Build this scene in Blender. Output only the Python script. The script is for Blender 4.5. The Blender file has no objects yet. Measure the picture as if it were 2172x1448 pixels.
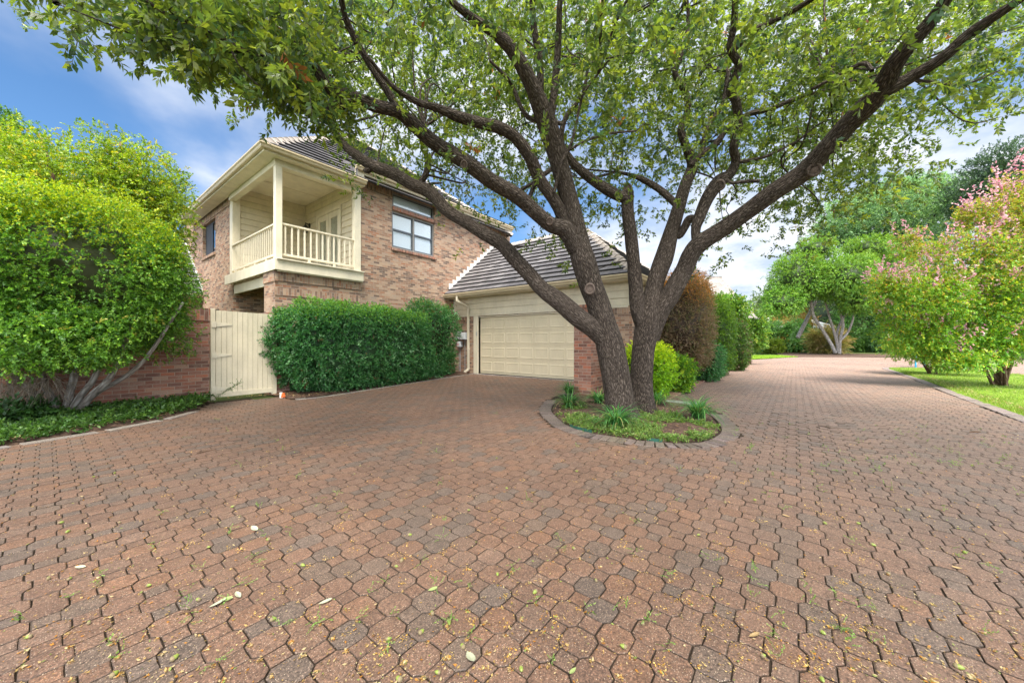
import bpy, math, random
import numpy as np
from mathutils import Vector
random.seed(7); RNG = np.random.default_rng(7)
S = bpy.context.scene
COL = S.collection
R = math.radians
# ------------------------------------------------------------------ camera, sky, sun, exposure
OFX, OFY = 7.7, -4.1
# world axes follow the house: +X runs along its long facade, +Y goes behind it; the camera stands at the origin
F = 770.0; PHI = math.atan(600.0 / F)
U = (math.sin(PHI), math.cos(PHI)); V = (-math.cos(PHI), math.sin(PHI)); EYE = 1.2
cd = bpy.data.cameras.new('camera'); cam = bpy.data.objects.new('camera', cd); COL.objects.link(cam)
cd.sensor_width = 36; cd.lens = F / 2172 * 36; cd.clip_start = .05; cd.clip_end = 900
cam.location = (0, 0, EYE); cam.rotation_euler = (R(90), 0, -(math.pi / 2 - math.atan2(V[1], U[1])))
S.camera = cam
SUN_EL, SUN_AZ = R(60), math.atan2(-.70, -.70)          # direction towards the sun, angle from +X
w = bpy.data.worlds.new('World'); S.world = w; w.use_nodes = True
nt = w.node_tree; N = nt.nodes; L = nt.links; N.clear()
def nn(tree, t, **k):
    n = tree.nodes.new(t)
    for a, b in k.items():
        if a.startswith('i_'): n.inputs[a[2:].replace('_', ' ')].default_value = b
        else: setattr(n, a, b)
    return n
out = nn(nt, 'ShaderNodeOutputWorld'); sky = nn(nt, 'ShaderNodeTexSky', sky_type='NISHITA')
sky.sun_disc = False; sky.sun_elevation = SUN_EL; sky.sun_rotation = math.pi / 2 - SUN_AZ
sky.air_density = 1.0; sky.dust_density = .3; sky.ozone_density = 2.2
b1 = nn(nt, 'ShaderNodeBackground'); b1.inputs[1].default_value = .064
b2 = nn(nt, 'ShaderNodeBackground'); b2.inputs[1].default_value = .50
mx = nn(nt, 'ShaderNodeMixShader')
geo = nn(nt, 'ShaderNodeTexCoord'); sep = nn(nt, 'ShaderNodeSeparateXYZ'); L.new(geo.outputs['Generated'], sep.inputs[0])
def mth(tree, op, a, b=None, c=None):
    n = tree.nodes.new('ShaderNodeMath'); n.operation = op
    for i, x in enumerate((a, b, c)):
        if x is None: continue
        if isinstance(x, (int, float)): n.inputs[i].default_value = x
        else: tree.links.new(x, n.inputs[i])
    return n.outputs[0]
zz = mth(nt, 'ADD', mth(nt, 'MAXIMUM', sep.outputs[2], 0.0), .22)
cx = nn(nt, 'ShaderNodeCombineXYZ')
L.new(mth(nt, 'DIVIDE', sep.outputs[0], zz), cx.inputs[0]); L.new(mth(nt, 'DIVIDE', sep.outputs[1], zz), cx.inputs[1])
cmap = nn(nt, 'ShaderNodeMapping'); cmap.inputs['Location'].default_value = (OFX, OFY, 0); L.new(cx.outputs[0], cmap.inputs[0])
cn = nn(nt, 'ShaderNodeTexNoise', i_Scale=1.15, i_Detail=6.0, i_Roughness=.5, i_Distortion=.20); L.new(cmap.outputs[0], cn.inputs['Vector'])
cr = nn(nt, 'ShaderNodeMapRange', interpolation_type='SMOOTHERSTEP'); cr.inputs[1].default_value = .34; cr.inputs[2].default_value = .66
# cloudier on the side the far drive runs to
side = mth(nt, 'MULTIPLY_ADD', mth(nt, 'SUBTRACT', sep.outputs[0], sep.outputs[1]), .13, cn.outputs[0])
L.new(side, cr.inputs[0])
cn2 = nn(nt, 'ShaderNodeTexNoise', i_Scale=2.6, i_Detail=5.0, i_Roughness=.6); L.new(cx.outputs[0], cn2.inputs['Vector'])
# soft fill light added to the unseen sky behind the camera as solid cloud
fw = mth(nt, 'ADD', mth(nt, 'MULTIPLY', sep.outputs[0], U[1]), mth(nt, 'MULTIPLY', sep.outputs[1], V[1]))
rear_fill = nn(nt, 'ShaderNodeMapRange', interpolation_type='SMOOTHSTEP'); rear_fill.inputs[1].default_value = .30; rear_fill.inputs[2].default_value = -.25; L.new(fw, rear_fill.inputs[0])
L.new(mth(nt, 'MULTIPLY_ADD', rear_fill.outputs[0], 1.2, .46), b2.inputs[1])
ccr = nn(nt, 'ShaderNodeValToRGB'); L.new(cn2.outputs[0], ccr.inputs[0])
ccr.color_ramp.elements[0].position = .38; ccr.color_ramp.elements[0].color = (.55, .64, .82, 1)
ccr.color_ramp.elements[1].position = .62; ccr.color_ramp.elements[1].color = (.98, .985, 1.0, 1)
L.new(ccr.outputs[0], b2.inputs[0])
tint = nn(nt, 'ShaderNodeMix'); tint.data_type = 'RGBA'; tint.blend_type = 'MULTIPLY'; tint.inputs[0].default_value = 1; tint.inputs[7].default_value = (.70, .96, 1.14, 1)
L.new(sky.outputs[0], tint.inputs[6]); L.new(tint.outputs[2], b1.inputs[0]); L.new(mth(nt, 'MAXIMUM', mth(nt, 'MULTIPLY', cr.outputs[0], .93), mth(nt, 'MULTIPLY', rear_fill.outputs[0], .95)), mx.inputs[0])
L.new(b1.outputs[0], mx.inputs[1]); L.new(b2.outputs[0], mx.inputs[2]); L.new(mx.outputs[0], out.inputs[0])
sd = bpy.data.lights.new('sun', 'SUN'); sd.energy = 3.4; sd.angle = R(24); sd.color = (1, .955, .88)
sun = bpy.data.objects.new('sun', sd); COL.objects.link(sun)
sdir = Vector((math.cos(SUN_AZ) * math.cos(SUN_EL), math.sin(SUN_AZ) * math.cos(SUN_EL), math.sin(SUN_EL)))
sun.rotation_euler = sdir.to_track_quat('Z', 'Y').to_euler()
S.view_settings.view_transform = 'Standard'; S.view_settings.look = 'None'
S.view_settings.exposure = 1.5; S.view_settings.gamma = 1.0
S.render.engine = 'CYCLES'; S.cycles.max_bounces = 8; S.cycles.diffuse_bounces = 4; S.cycles.transparent_max_bounces = 8
S.cycles.caustics_reflective = False; S.cycles.caustics_refractive = False

# ------------------------------------------------------------------ measuring
def at(px, py, d):
    x = (px - 1086) / F * d
    return np.array((x * U[0] + d * U[1], x * V[0] + d * V[1], EYE + (724 - py) / F * d))
def gnd(px, py): return at(px, py, EYE * F / (py - 724))
# ------------------------------------------------------------------ object helpers
def tag(o, label=None, cat=None, group=None, kind=None):
    if label: o['label'] = label
    if cat: o['category'] = cat
    if group: o['group'] = group
    if kind: o['kind'] = kind
    return o
def empty(name, loc, label, cat, group=None):
    o = bpy.data.objects.new(name, None); COL.objects.link(o); o.location = loc; o.empty_display_size = .2
    return tag(o, label, cat, group)
def link(name, me, mat, parent=None, smooth=False):
    o = bpy.data.objects.new(name, me); COL.objects.link(o)
    if mat: me.materials.append(mat)
    if smooth: me.shade_smooth()
    if parent:
        o.parent = parent
        off = Vector((0, 0, 0)); p = parent
        while p: off += p.location; p = p.parent
        o.location = -off                      # meshes are modelled in world coordinates
    return o
class MB:
    def __init__(s): s.v = []; s.f = []; s.uv = []; s.marks = []
    def face(s, pts, uv=None, swap=False):
        i = len(s.v); s.v += [tuple(map(float, p)) for p in pts]; s.f.append(tuple(range(i, i + len(pts))))
        if uv is None:
            a, b, c = (np.array(pts[k], float) for k in (0, 1, 2)); n = np.abs(np.cross(b - a, c - b)); k = int(n.argmax())
            ax = ((1, 2), (0, 2), (0, 1))[k]; uv = [(p[ax[0]], p[ax[1]]) for p in pts]
        if swap: uv = [(q[1], q[0]) for q in uv]
        s.uv += [tuple(q) for q in uv]
    def box(s, x0, y0, z0, x1, y1, z1, swap=False):
        s.marks.append(len(s.f)); x0, x1 = min(x0, x1), max(x0, x1); y0, y1 = min(y0, y1), max(y0, y1); z0, z1 = min(z0, z1), max(z0, z1)
        P = [(x0, y0, z0), (x1, y0, z0), (x1, y1, z0), (x0, y1, z0), (x0, y0, z1), (x1, y0, z1), (x1, y1, z1), (x0, y1, z1)]
        for q in ((0, 3, 2, 1), (4, 5, 6, 7), (0, 1, 5, 4), (1, 2, 6, 5), (2, 3, 7, 6), (3, 0, 4, 7)): s.face([P[k] for k in q], swap=swap)
        return s
    def obox(s, c, ax, ay, az):                 # oriented box: centre and three half axes
        c, ax, ay, az = (np.array(k, float) for k in (c, ax, ay, az))
        P = [c + a * ax + b * ay + d * az for d in (-1, 1) for (a, b) in ((-1, -1), (1, -1), (1, 1), (-1, 1))]
        for q in ((0, 3, 2, 1), (4, 5, 6, 7), (0, 1, 5, 4), (1, 2, 6, 5), (2, 3, 7, 6), (3, 0, 4, 7)): s.face([P[k] for k in q])
        return s
    def bar(s, a, b, r, up=(0, 0, 1)):
        a, b = np.array(a, float), np.array(b, float); d = b - a; l = np.linalg.norm(d); d /= l
        x = np.cross(d, up); x = x / (np.linalg.norm(x) + 1e-9) if np.linalg.norm(x) > 1e-3 else np.array((1., 0, 0)); y = np.cross(x, d)
        return s.obox((a + b) / 2, d * l / 2, x * r, y * r)
    def cyl(s, a, b, r0, r1=None, n=14):
        r1 = r0 if r1 is None else r1
        a, b = np.array(a, float), np.array(b, float); d = (b - a) / np.linalg.norm(b - a)
        x = np.cross(d, (0, 0, 1) if abs(d[2]) < .9 else (1, 0, 0)); x /= np.linalg.norm(x); y = np.cross(d, x)
        A = [a + r0 * (math.cos(t) * x + math.sin(t) * y) for t in np.linspace(0, 2 * math.pi, n, endpoint=False)]
        B = [b + r1 * (math.cos(t) * x + math.sin(t) * y) for t in np.linspace(0, 2 * math.pi, n, endpoint=False)]
        for i in range(n): s.face([A[i], A[(i + 1) % n], B[(i + 1) % n], B[i]])
        s.face(A[::-1]); s.face(B); return s
    def wall(s, axis, pos, thick, a0, a1, z0, z1, holes=(), swap=False):
        """wall on plane axis=pos, its body going to pos+thick, with rectangular openings (a0,a1,z0,z1)"""
        s.marks.append(len(s.f)); A = sorted({a0, a1, *[h[0] for h in holes], *[h[1] for h in holes]}); Z = sorted({z0, z1, *[h[2] for h in holes], *[h[3] for h in holes]})
        def solid(i, j):
            if i < 0 or j < 0 or i >= len(A) - 1 or j >= len(Z) - 1: return False
            m, n = (A[i] + A[i + 1]) / 2, (Z[j] + Z[j + 1]) / 2
            return not any(h[0] < m < h[1] and h[2] < n < h[3] for h in holes)
        def P(a, z, d): return (pos + d, a, z) if axis == 'x' else (a, pos + d, z)
        for i in range(len(A) - 1):
            for j in range(len(Z) - 1):
                if not solid(i, j): continue
                a, b, c, d = A[i], A[i + 1], Z[j], Z[j + 1]
                for t in (0, thick): s.face([P(a, c, t), P(b, c, t), P(b, d, t), P(a, d, t)], swap=swap)
                if not solid(i - 1, j): s.face([P(a, c, 0), P(a, c, thick), P(a, d, thick), P(a, d, 0)], swap=swap)
                if not solid(i + 1, j): s.face([P(b, c, 0), P(b, c, thick), P(b, d, thick), P(b, d, 0)], swap=swap)
                if not solid(i, j - 1): s.face([P(a, c, 0), P(b, c, 0), P(b, c, thick), P(a, c, thick)], swap=swap)
                if not solid(i, j + 1): s.face([P(a, d, 0), P(b, d, 0), P(b, d, thick), P(a, d, thick)], swap=swap)
        return s
    def split(s, names, mat, parent=None, **k):
        """one object per box or wall added; names is one name or one per piece"""
        os_ = []
        for i, a in enumerate(s.marks):
            b = s.marks[i + 1] if i + 1 < len(s.marks) else len(s.f); q = MB(); la = sum(len(f) for f in s.f[:a])
            for f in s.f[a:b]: q.face([s.v[j] for j in f], uv=s.uv[la:la + len(f)]); la += len(f)
            os_.append(q.build(names if isinstance(names, str) else names[i], mat, parent, **k))
        return os_
    def build(s, name, mat, parent=None, smooth=False, bevel=0, weld=False):
        me = bpy.data.meshes.new(name); me.from_pydata(s.v, [], s.f)
        uvl = me.uv_layers.new(name='UVMap'); uvl.data.foreach_set('uv', np.array(s.uv, 'f').ravel())
        o = link(name, me, mat, parent, smooth)
        if bevel:
            m = o.modifiers.new('w', 'WELD'); m.merge_threshold = 5e-4
            b = o.modifiers.new('b', 'BEVEL'); b.width = bevel; b.segments = 2; b.limit_method = 'ANGLE'
        return o
def npmesh(name, v, faces_flat, nper, mat, parent=None, col=None, vec=None, smooth=False):
    """fast mesh from numpy arrays; faces all have nper corners"""
    me = bpy.data.meshes.new(name); nv = len(v); nf = len(faces_flat) // nper
    me.vertices.add(nv); me.vertices.foreach_set('co', np.asarray(v, 'f').ravel())
    me.loops.add(nf * nper); me.loops.foreach_set('vertex_index', np.asarray(faces_flat, 'i').ravel())
    me.polygons.add(nf); me.polygons.foreach_set('loop_start', np.arange(0, nf * nper, nper, dtype='i'))
    me.update(calc_edges=True)
    if col is not None:
        a = me.color_attributes.new('Col', 'FLOAT_COLOR', 'POINT'); c = np.ones((nv, 4), 'f'); c[:, :3] = col; a.data.foreach_set('color', c.ravel())
    if vec is not None:
        a = me.attributes.new('bark', 'FLOAT_VECTOR', 'POINT'); a.data.foreach_set('vector', np.asarray(vec, 'f').ravel())
    return link(name, me, mat, parent, smooth)
# ------------------------------------------------------------------ materials
def mat(name, color=(.5, .5, .5), rough=.6, spec=.4, metal=0):
    m = bpy.data.materials.new(name); m.use_nodes = True; p = m.node_tree.nodes['Principled BSDF']
    p.inputs['Base Color'].default_value = (*color, 1); p.inputs['Roughness'].default_value = rough
    p.inputs['Specular IOR Level'].default_value = spec; p.inputs['Metallic'].default_value = metal
    return m
def ramp(t, stops, fac):
    r = t.nodes.new('ShaderNodeValToRGB'); e = r.color_ramp.elements
    while len(e) < len(stops): e.new(.5)
    for k, (p, c) in enumerate(stops): e[k].position = p; e[k].color = (*c, 1)
    t.links.new(fac, r.inputs[0]); return r.outputs[0]
def mixc(t, fac, a, b, mode='MIX'):
    n = t.nodes.new('ShaderNodeMix'); n.data_type = 'RGBA'; n.blend_type = mode
    for i, x in ((0, fac), (6, a), (7, b)):
        if isinstance(x, (int, float)): n.inputs[i].default_value = x
        elif isinstance(x, tuple): n.inputs[i].default_value = (*x, 1)
        else: t.links.new(x, n.inputs[i])
    return n.outputs[2]
def noise(t, vec, scale, detail=3, rough=.55, dist=0):
    n = nn(t, 'ShaderNodeTexNoise'); n.inputs['Scale'].default_value = scale; n.inputs['Detail'].default_value = detail
    n.inputs['Roughness'].default_value = rough; n.inputs['Distortion'].default_value = dist
    if vec is not None: t.links.new(vec, n.inputs['Vector'])
    return n.outputs[0]
def bump(t, p, h, strength, dist=.01):
    b = t.nodes.new('ShaderNodeBump'); b.inputs['Strength'].default_value = strength; b.inputs['Distance'].default_value = dist
    t.links.new(h, b.inputs['Height']); t.links.new(b.outputs[0], p.inputs['Normal'])
def painted(name, color, rough=.55, scale=1.0, dirt=.18):
    m = mat(name, color, rough, .35); t = m.node_tree; p = t.nodes['Principled BSDF']
    tc = t.nodes.new('ShaderNodeTexCoord').outputs['Object']
    mp = nn(t, 'ShaderNodeMapping'); mp.inputs['Scale'].default_value = (1.4, 1.4, .7); t.links.new(tc, mp.inputs[0])
    a = noise(t, mp.outputs[0], 2.2 * scale, 5, .65)
    c = ramp(t, [(.3, tuple(x * (1 - dirt) for x in color)), (.62, color)], a)
    f = noise(t, tc, 60, 2)
    c = mixc(t, .12, c, ramp(t, [(.35, (.3, .27, .2)), (.6, (1, 1, 1))], f), 'MULTIPLY')
    t.links.new(c, p.inputs['Base Color']); bump(t, p, noise(t, tc, 35, 3), .15, .004); return m
def brickmat(name, stops, mortar, w_=.203, h_=.0677, darken=1.0):
    m = mat(name, rough=.85, spec=.25); t = m.node_tree; p = t.nodes['Principled BSDF']
    uv = t.nodes.new('ShaderNodeUVMap').outputs[0]
    wob = noise(t, uv, 3, 2)
    b = nn(t, 'ShaderNodeTexBrick'); b.offset = .5
    for k, x in (('Scale', 1), ('Mortar Size', .0055), ('Mortar Smooth', .25), ('Bias', 0), ('Brick Width', w_), ('Row Height', h_)): b.inputs[k].default_value = x
    b.inputs['Color1'].default_value = (0, 0, 0, 1); b.inputs['Color2'].default_value = (1, 1, 1, 1); b.inputs['Mortar'].default_value = (.5, .5, .5, 1)
    t.links.new(uv, b.inputs['Vector'])
    # patches of darker and lighter bricks plus a per-brick value
    pat = noise(t, uv, 1.3, 4, .6)
    v = mth(t, 'ADD', mth(t, 'MULTIPLY', b.outputs['Color'], .78), mth(t, 'MULTIPLY', pat, .44))
    v = mth(t, 'SUBTRACT', v, .11)
    c = ramp(t, stops, v)
    g = noise(t, uv, 55, 4, .7)
    c = mixc(t, .55, c, ramp(t, [(.3, (.55, .5, .48)), (.7, (1.25, 1.2, 1.15))], g), 'MULTIPLY')
    st = noise(t, uv, 9, 3, .6)
    c = mixc(t, mth(t, 'MULTIPLY', ramp(t, [(.5, (0, 0, 0)), (.72, (1, 1, 1))], st), .35), c, mortar)
    c = mixc(t, b.outputs['Fac'], c, mortar)
    t.links.new(c, p.inputs['Base Color'])
    h = mth(t, 'SUBTRACT', mth(t, 'MULTIPLY', g, .35), b.outputs['Fac'])
    bump(t, p, h, .8, .008); return m
BRICK = brickmat('house_brick', [(0, (.11, .075, .06)), (.2, (.19, .125, .095)), (.38, (.32, .19, .125)), (.5, (.39, .26, .175)), (.62, (.48, .34, .235)), (.76, (.34, .15, .085)), (.84, (.43, .305, .215)), (1, (.28, .22, .185))], (.36, .30, .24))
BRICKD = brickmat('fence_brick', [(0, (.12, .065, .05)), (.25, (.20, .10, .075)), (.45, (.32, .13, .085)), (.6, (.28, .17, .13)), (.75, (.40, .14, .08)), (.87, (.38, .24, .17)), (1, (.21, .14, .12))], (.34, .26, .20))
CREAM = painted('cream_paint', (.70, .615, .45), .5)
CREAM2 = painted('cream_trim', (.74, .66, .50), .45)
GUTTER = painted('gutter_paint', (.58, .47, .31), .35, 1, .15)
DOORC = painted('garage_door_paint', (.68, .58, .40), .5, .6, .12)
GREYP = painted('grey_window_frame', (.23, .215, .20), .45)
DARKP = mat('dark_sash', (.055, .065, .08), .35)
BLACKM = mat('black_metal', (.012, .012, .012), .35, .5)
WHITEP = painted('white_flashing', (.78, .76, .72), .5)
CONC = painted('concrete', (.30, .285, .26), .85, 3, .4)
def glass(name, tint=(.94, .97, .98), refl=.12, fk=.38):
    m = bpy.data.materials.new(name); m.use_nodes = True; t = m.node_tree; t.nodes.clear()
    o = nn(t, 'ShaderNodeOutputMaterial'); a = nn(t, 'ShaderNodeBsdfTransparent'); a.inputs[0].default_value = (*tint, 1)
    g = nn(t, 'ShaderNodeBsdfGlossy'); g.inputs['Roughness'].default_value = .02
    mx_ = nn(t, 'ShaderNodeMixShader'); fr = nn(t, 'ShaderNodeFresnel'); fr.inputs[0].default_value = 1.5
    f = mth(t, 'MULTIPLY_ADD', fr.outputs[0], fk, refl * .2)
    t.links.new(f, mx_.inputs[0]); t.links.new(a.outputs[0], mx_.inputs[1]); t.links.new(g.outputs[0], mx_.inputs[2]); t.links.new(mx_.outputs[0], o.inputs[0]); return m
GLASS = glass('window_glass'); GLASSD = glass('dark_glass', (.25, .3, .32), 1.4, 1)
def blindmat(name, c, slat=.05, lo=.75):
    m = mat(name, c, .6); t = m.node_tree; p = t.nodes['Principled BSDF']; uv = t.nodes.new('ShaderNodeUVMap').outputs[0]
    s = nn(t, 'ShaderNodeSeparateXYZ'); t.links.new(uv, s.inputs[0])
    fr = mth(t, 'FRACT', mth(t, 'DIVIDE', s.outputs[1], slat))
    t.links.new(ramp(t, [(0, tuple(k * lo for k in c)), (.25, c), (.9, c), (1, tuple(k * lo for k in c))], fr), p.inputs['Base Color'])
    bump(t, p, fr, .5, .01); return m
BLIND = blindmat('white_blind', (.93, .94, .97), .05, .93); BLINDG = blindmat('grey_blind', (.42, .43, .42), .045, .5)
def roofmat(name, stops, tile=.30, row=.29):
    m = mat(name, rough=.62, spec=.35); t = m.node_tree; p = t.nodes['Principled BSDF']; uv = t.nodes.new('ShaderNodeUVMap').outputs[0]
    b = nn(t, 'ShaderNodeTexBrick'); b.offset = .5
    for k, x in (('Scale', 1), ('Mortar Size', .004), ('Mortar Smooth', 0), ('Bias', 0), ('Brick Width', tile), ('Row Height', row)): b.inputs[k].default_value = x
    b.inputs['Color1'].default_value = (0, 0, 0, 1); b.inputs['Color2'].default_value = (1, 1, 1, 1); t.links.new(uv, b.inputs['Vector'])
    mp = nn(t, 'ShaderNodeMapping'); mp.inputs['Scale'].default_value = (14, 1.2, 1); t.links.new(uv, mp.inputs[0])
    st = noise(t, mp.outputs[0], 1.6, 5, .7)
    v = mth(t, 'ADD', mth(t, 'MULTIPLY', b.outputs['Color'], .35), mth(t, 'MULTIPLY', st, .75)); c = ramp(t, stops, v)
    c = mixc(t, b.outputs['Fac'], c, (.02, .02, .02)); t.links.new(c, p.inputs['Base Color']); bump(t, p, st, .5, .01); return m
ROOF = roofmat('roof_tile', [(.25, (.075, .069, .070)), (.5, (.12, .110, .110)), (.68, (.17, .156, .154)), (.85, (.235, .216, .21))])
ROOFN = roofmat('neighbour_shingle', [(.2, (.13, .11, .095)), (.5, (.21, .185, .16)), (.8, (.28, .25, .22))], .25, .14)
CAPT = painted('ridge_tile', (.42, .36, .31), .75, 3, .4)
def leafmat(name, trans=.35, rough=.45, spec=.45, gain=1.0, tr_=(1.5, 1.6, .8)):
    m = bpy.data.materials.new(name); m.use_nodes = True; t = m.node_tree; p = t.nodes['Principled BSDF']; o = t.nodes['Material Output']
    a = nn(t, 'ShaderNodeAttribute', attribute_name='Col')
    p.inputs['Roughness'].default_value = rough; p.inputs['Specular IOR Level'].default_value = spec
    t.links.new(a.outputs['Color'], p.inputs['Base Color'])
    tr = nn(t, 'ShaderNodeBsdfTranslucent'); t.links.new(mixc(t, 1.0, a.outputs['Color'], (tr_[0] * gain, tr_[1] * gain, tr_[2] * gain), 'MULTIPLY'), tr.inputs[0])
    m1 = nn(t, 'ShaderNodeMixShader'); m1.inputs[0].default_value = trans
    t.links.new(p.outputs[0], m1.inputs[1]); t.links.new(tr.outputs[0], m1.inputs[2]); t.links.new(m1.outputs[0], o.inputs[0]); return m
LEAF = leafmat('leaf'); LEAFO = leafmat('oak_leaf', .45, .36, .5, 1.35); PETAL = leafmat('petal', .3, .6, .2, 1.0, (1.1, 1.0, 1.1))
def barkmat(name, stops, k=1.0, bs=1.0):
    m = mat(name, rough=.9, spec=.2); t = m.node_tree; p = t.nodes['Principled BSDF']
    a = nn(t, 'ShaderNodeAttribute', attribute_name='bark').outputs['Vector']
    n1 = noise(t, a, 30 * k, 5, .62, 1.0); n2 = noise(t, a, 9 * k, 3, .6, .6); n3 = noise(t, a, 2.2, 3, .5)
    vo = nn(t, 'ShaderNodeTexVoronoi', feature='DISTANCE_TO_EDGE'); vo.inputs['Scale'].default_value = 34 * k
    ds = nn(t, 'ShaderNodeVectorMath', operation='ADD'); sc = nn(t, 'ShaderNodeVectorMath', operation='SCALE'); sc.inputs[3].default_value = .05 / k
    nz = nn(t, 'ShaderNodeTexNoise'); nz.inputs['Scale'].default_value = 22 * k; t.links.new(a, nz.inputs['Vector'])
    t.links.new(nz.outputs['Color'], sc.inputs[0]); t.links.new(a, ds.inputs[0]); t.links.new(sc.outputs[0], ds.inputs[1]); t.links.new(ds.outputs[0], vo.inputs['Vector'])
    ed = mth(t, 'MINIMUM', mth(t, 'MULTIPLY', vo.outputs['Distance'], 3.2), 1.0)
    h = mth(t, 'ADD', mth(t, 'MULTIPLY', ed, .55), mth(t, 'MULTIPLY', n1, .55))
    v = mth(t, 'ADD', mth(t, 'MULTIPLY', h, .8), mth(t, 'MULTIPLY', n3, .35)); v = mth(t, 'SUBTRACT', v, .08)
    t.links.new(ramp(t, stops, v), p.inputs['Base Color'])
    bump(t, p, mth(t, 'ADD', h, mth(t, 'MULTIPLY', n2, .6)), bs, .03); return m
BARK = barkmat('oak_bark', [(.26, (.022, .016, .012)), (.48, (.078, .059, .046)), (.72, (.135, .106, .085)), (1, (.19, .155, .128))], 1.5)
BARKG = barkmat('smooth_grey_bark', [(.2, (.12, .10, .085)), (.5, (.27, .24, .21)), (.8, (.42, .40, .37))], .5, .4)
BARKB = barkmat('brown_bark', [(.2, (.06, .035, .022)), (.5, (.15, .09, .055)), (.8, (.26, .18, .12))], .6, .6)
CUT = painted('cut_wood', (.15, .11, .088), .9, 8, .5)
def groundmat(name, stops, scale=6, bs=.6, rough=.95):
    m = mat(name, rough=rough, spec=.15); t = m.node_tree; p = t.nodes['Principled BSDF']; tc = t.nodes.new('ShaderNodeTexCoord').outputs['Object']
    a = noise(t, tc, scale, 7, .68); b = noise(t, tc, scale * .12, 3); v = mth(t, 'ADD', mth(t, 'MULTIPLY', a, .75), mth(t, 'MULTIPLY', b, .25))
    t.links.new(ramp(t, stops, v), p.inputs['Base Color']); bump(t, p, a, bs, .03); return m
SOIL = groundmat('mulch', [(.3, (.03, .018, .013)), (.5, (.09, .055, .04)), (.62, (.17, .11, .075)), (.75, (.28, .19, .12))], 22)
SAND = groundmat('joint_sand', [(.3, (.016, .011, .008)), (.7, (.06, .042, .028))], 30)
LAWN = groundmat('lawn', [(.3, (.07, .12, .01)), (.55, (.15, .24, .02)), (.75, (.24, .32, .04))], 9)
FARG = groundmat('far_ground', [(.3, (.04, .06, .015)), (.7, (.10, .13, .03))], 2)
def pavermat(name):
    m = mat(name, rough=.62, spec=.42); t = m.node_tree; p = t.nodes['Principled BSDF']; tc = t.nodes.new('ShaderNodeTexCoord').outputs['Object']
    a = nn(t, 'ShaderNodeAttribute', attribute_name='Col').outputs['Color']
    big = noise(t, tc, .55, 4, .6); c = mixc(t, .55, a, ramp(t, [(.32, (.72, .71, .72)), (.5, (1, 1, 1)), (.68, (1.18, 1.12, 1.05))], big), 'MULTIPLY')
    g = noise(t, tc, 125, 3, .75)
    c = mixc(t, .9, c, ramp(t, [(.34, (.35, .33, .33)), (.5, (1, 1, 1)), (.60, (1.35, 1.3, 1.25)), (.68, (2.7, 2.5, 2.3))], g), 'MULTIPLY')
    g2 = noise(t, tc, 22, 4, .7); c = mixc(t, .5, c, ramp(t, [(.3, (.6, .58, .56)), (.6, (1.1, 1.08, 1.05))], g2), 'MULTIPLY')
    vo = nn(t, 'ShaderNodeTexVoronoi'); vo.inputs['Scale'].default_value = 150; t.links.new(tc, vo.inputs['Vector'])
    sp = mth(t, 'MULTIPLY', mth(t, 'LESS_THAN', vo.outputs['Distance'], .24), ramp(t, [(.45, (0, 0, 0)), (.85, (.9, .9, .9))], nn_sep(t, vo.outputs['Color'])))
    c = mixc(t, sp, c, (.55, .42, .30)); t.links.new(c, p.inputs['Base Color'])
    bump(t, p, mth(t, 'ADD', g, mth(t, 'MULTIPLY', g2, .8)), .45, .004); return m
def nn_sep(t, c):
    s = nn(t, 'ShaderNodeSeparateColor'); t.links.new(c, s.inputs[0]); return s.outputs[0]
PAVER = pavermat('paver')
COLM = mat('coloured', rough=.7); _a = nn(COLM.node_tree, 'ShaderNodeAttribute', attribute_name='Col'); COLM.node_tree.links.new(_a.outputs['Color'], COLM.node_tree.nodes['Principled BSDF'].inputs['Base Color'])

# ------------------------------------------------------------------ vegetation tools
def wob(p, k, ph=0):
    """cheap smooth noise of 3-D points, about -1..1"""
    return (np.sin(p[..., 0] * k + 1.3 + ph + 1.7 * np.sin(p[..., 1] * k * .8)) + np.sin(p[..., 1] * k * 1.1 + ph * 2 + 1.4 * np.sin(p[..., 2] * k)) + np.sin(p[..., 2] * k * .93 + ph * 3 + 1.6 * np.sin(p[..., 0] * k * 1.2))) / 3
def spray(n, Lt, l, wd, spread=60, flat=.5, seed=0, twig=True, tip=True):
    """one little twig along +X carrying n leaves -> (quads*4,3) verts and leaf ids (-1 for the twig)"""
    r = np.random.default_rng(seed); V_ = []; I = []
    for i in range(n):
        f = (i + .6) / n; b = np.array((Lt * f, 0, -.18 * Lt * f * f)); rol = r.uniform(0, 2 * math.pi); sp = R(spread) * r.uniform(.5, 1.2) * (1 - .55 * f)
        d = np.array((math.cos(sp), math.sin(sp) * math.cos(rol), math.sin(sp) * math.sin(rol) * flat - .15)); d /= np.linalg.norm(d)
        up = np.array((0, 0, 1.)) + r.normal(0, .45, 3); s = np.cross(d, up); s /= np.linalg.norm(s); nrm = np.cross(s, d)
        ll = l * r.uniform(.7, 1.15); ww = wd * r.uniform(.8, 1.15)
        V_ += [b, b + d * ll * .48 + s * ww / 2 + nrm * ww * .14, b + d * ll - nrm * ll * .06, b + d * ll * .48 - s * ww / 2 + nrm * ww * .14]; I.append(i)
    if twig:
        q = max(.0012, l * .035); e = np.array((Lt, 0, -.18 * Lt)); m_ = np.array((0, q, 0)); V_ += [-m_, m_, e + m_ * .3, e - m_ * .3]; I.append(-1)
    return np.array(V_), np.array(I)
T_OAK = [spray(15, .15, .062, .027, 85, 1.0, k) for k in range(7)]
T_SML = [spray(13, .085, .030, .017, 85, 1.0, 20 + k) for k in range(5)]
T_MED = [spray(12, .14, .048, .028, 85, .9, 40 + k) for k in range(5)]
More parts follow.
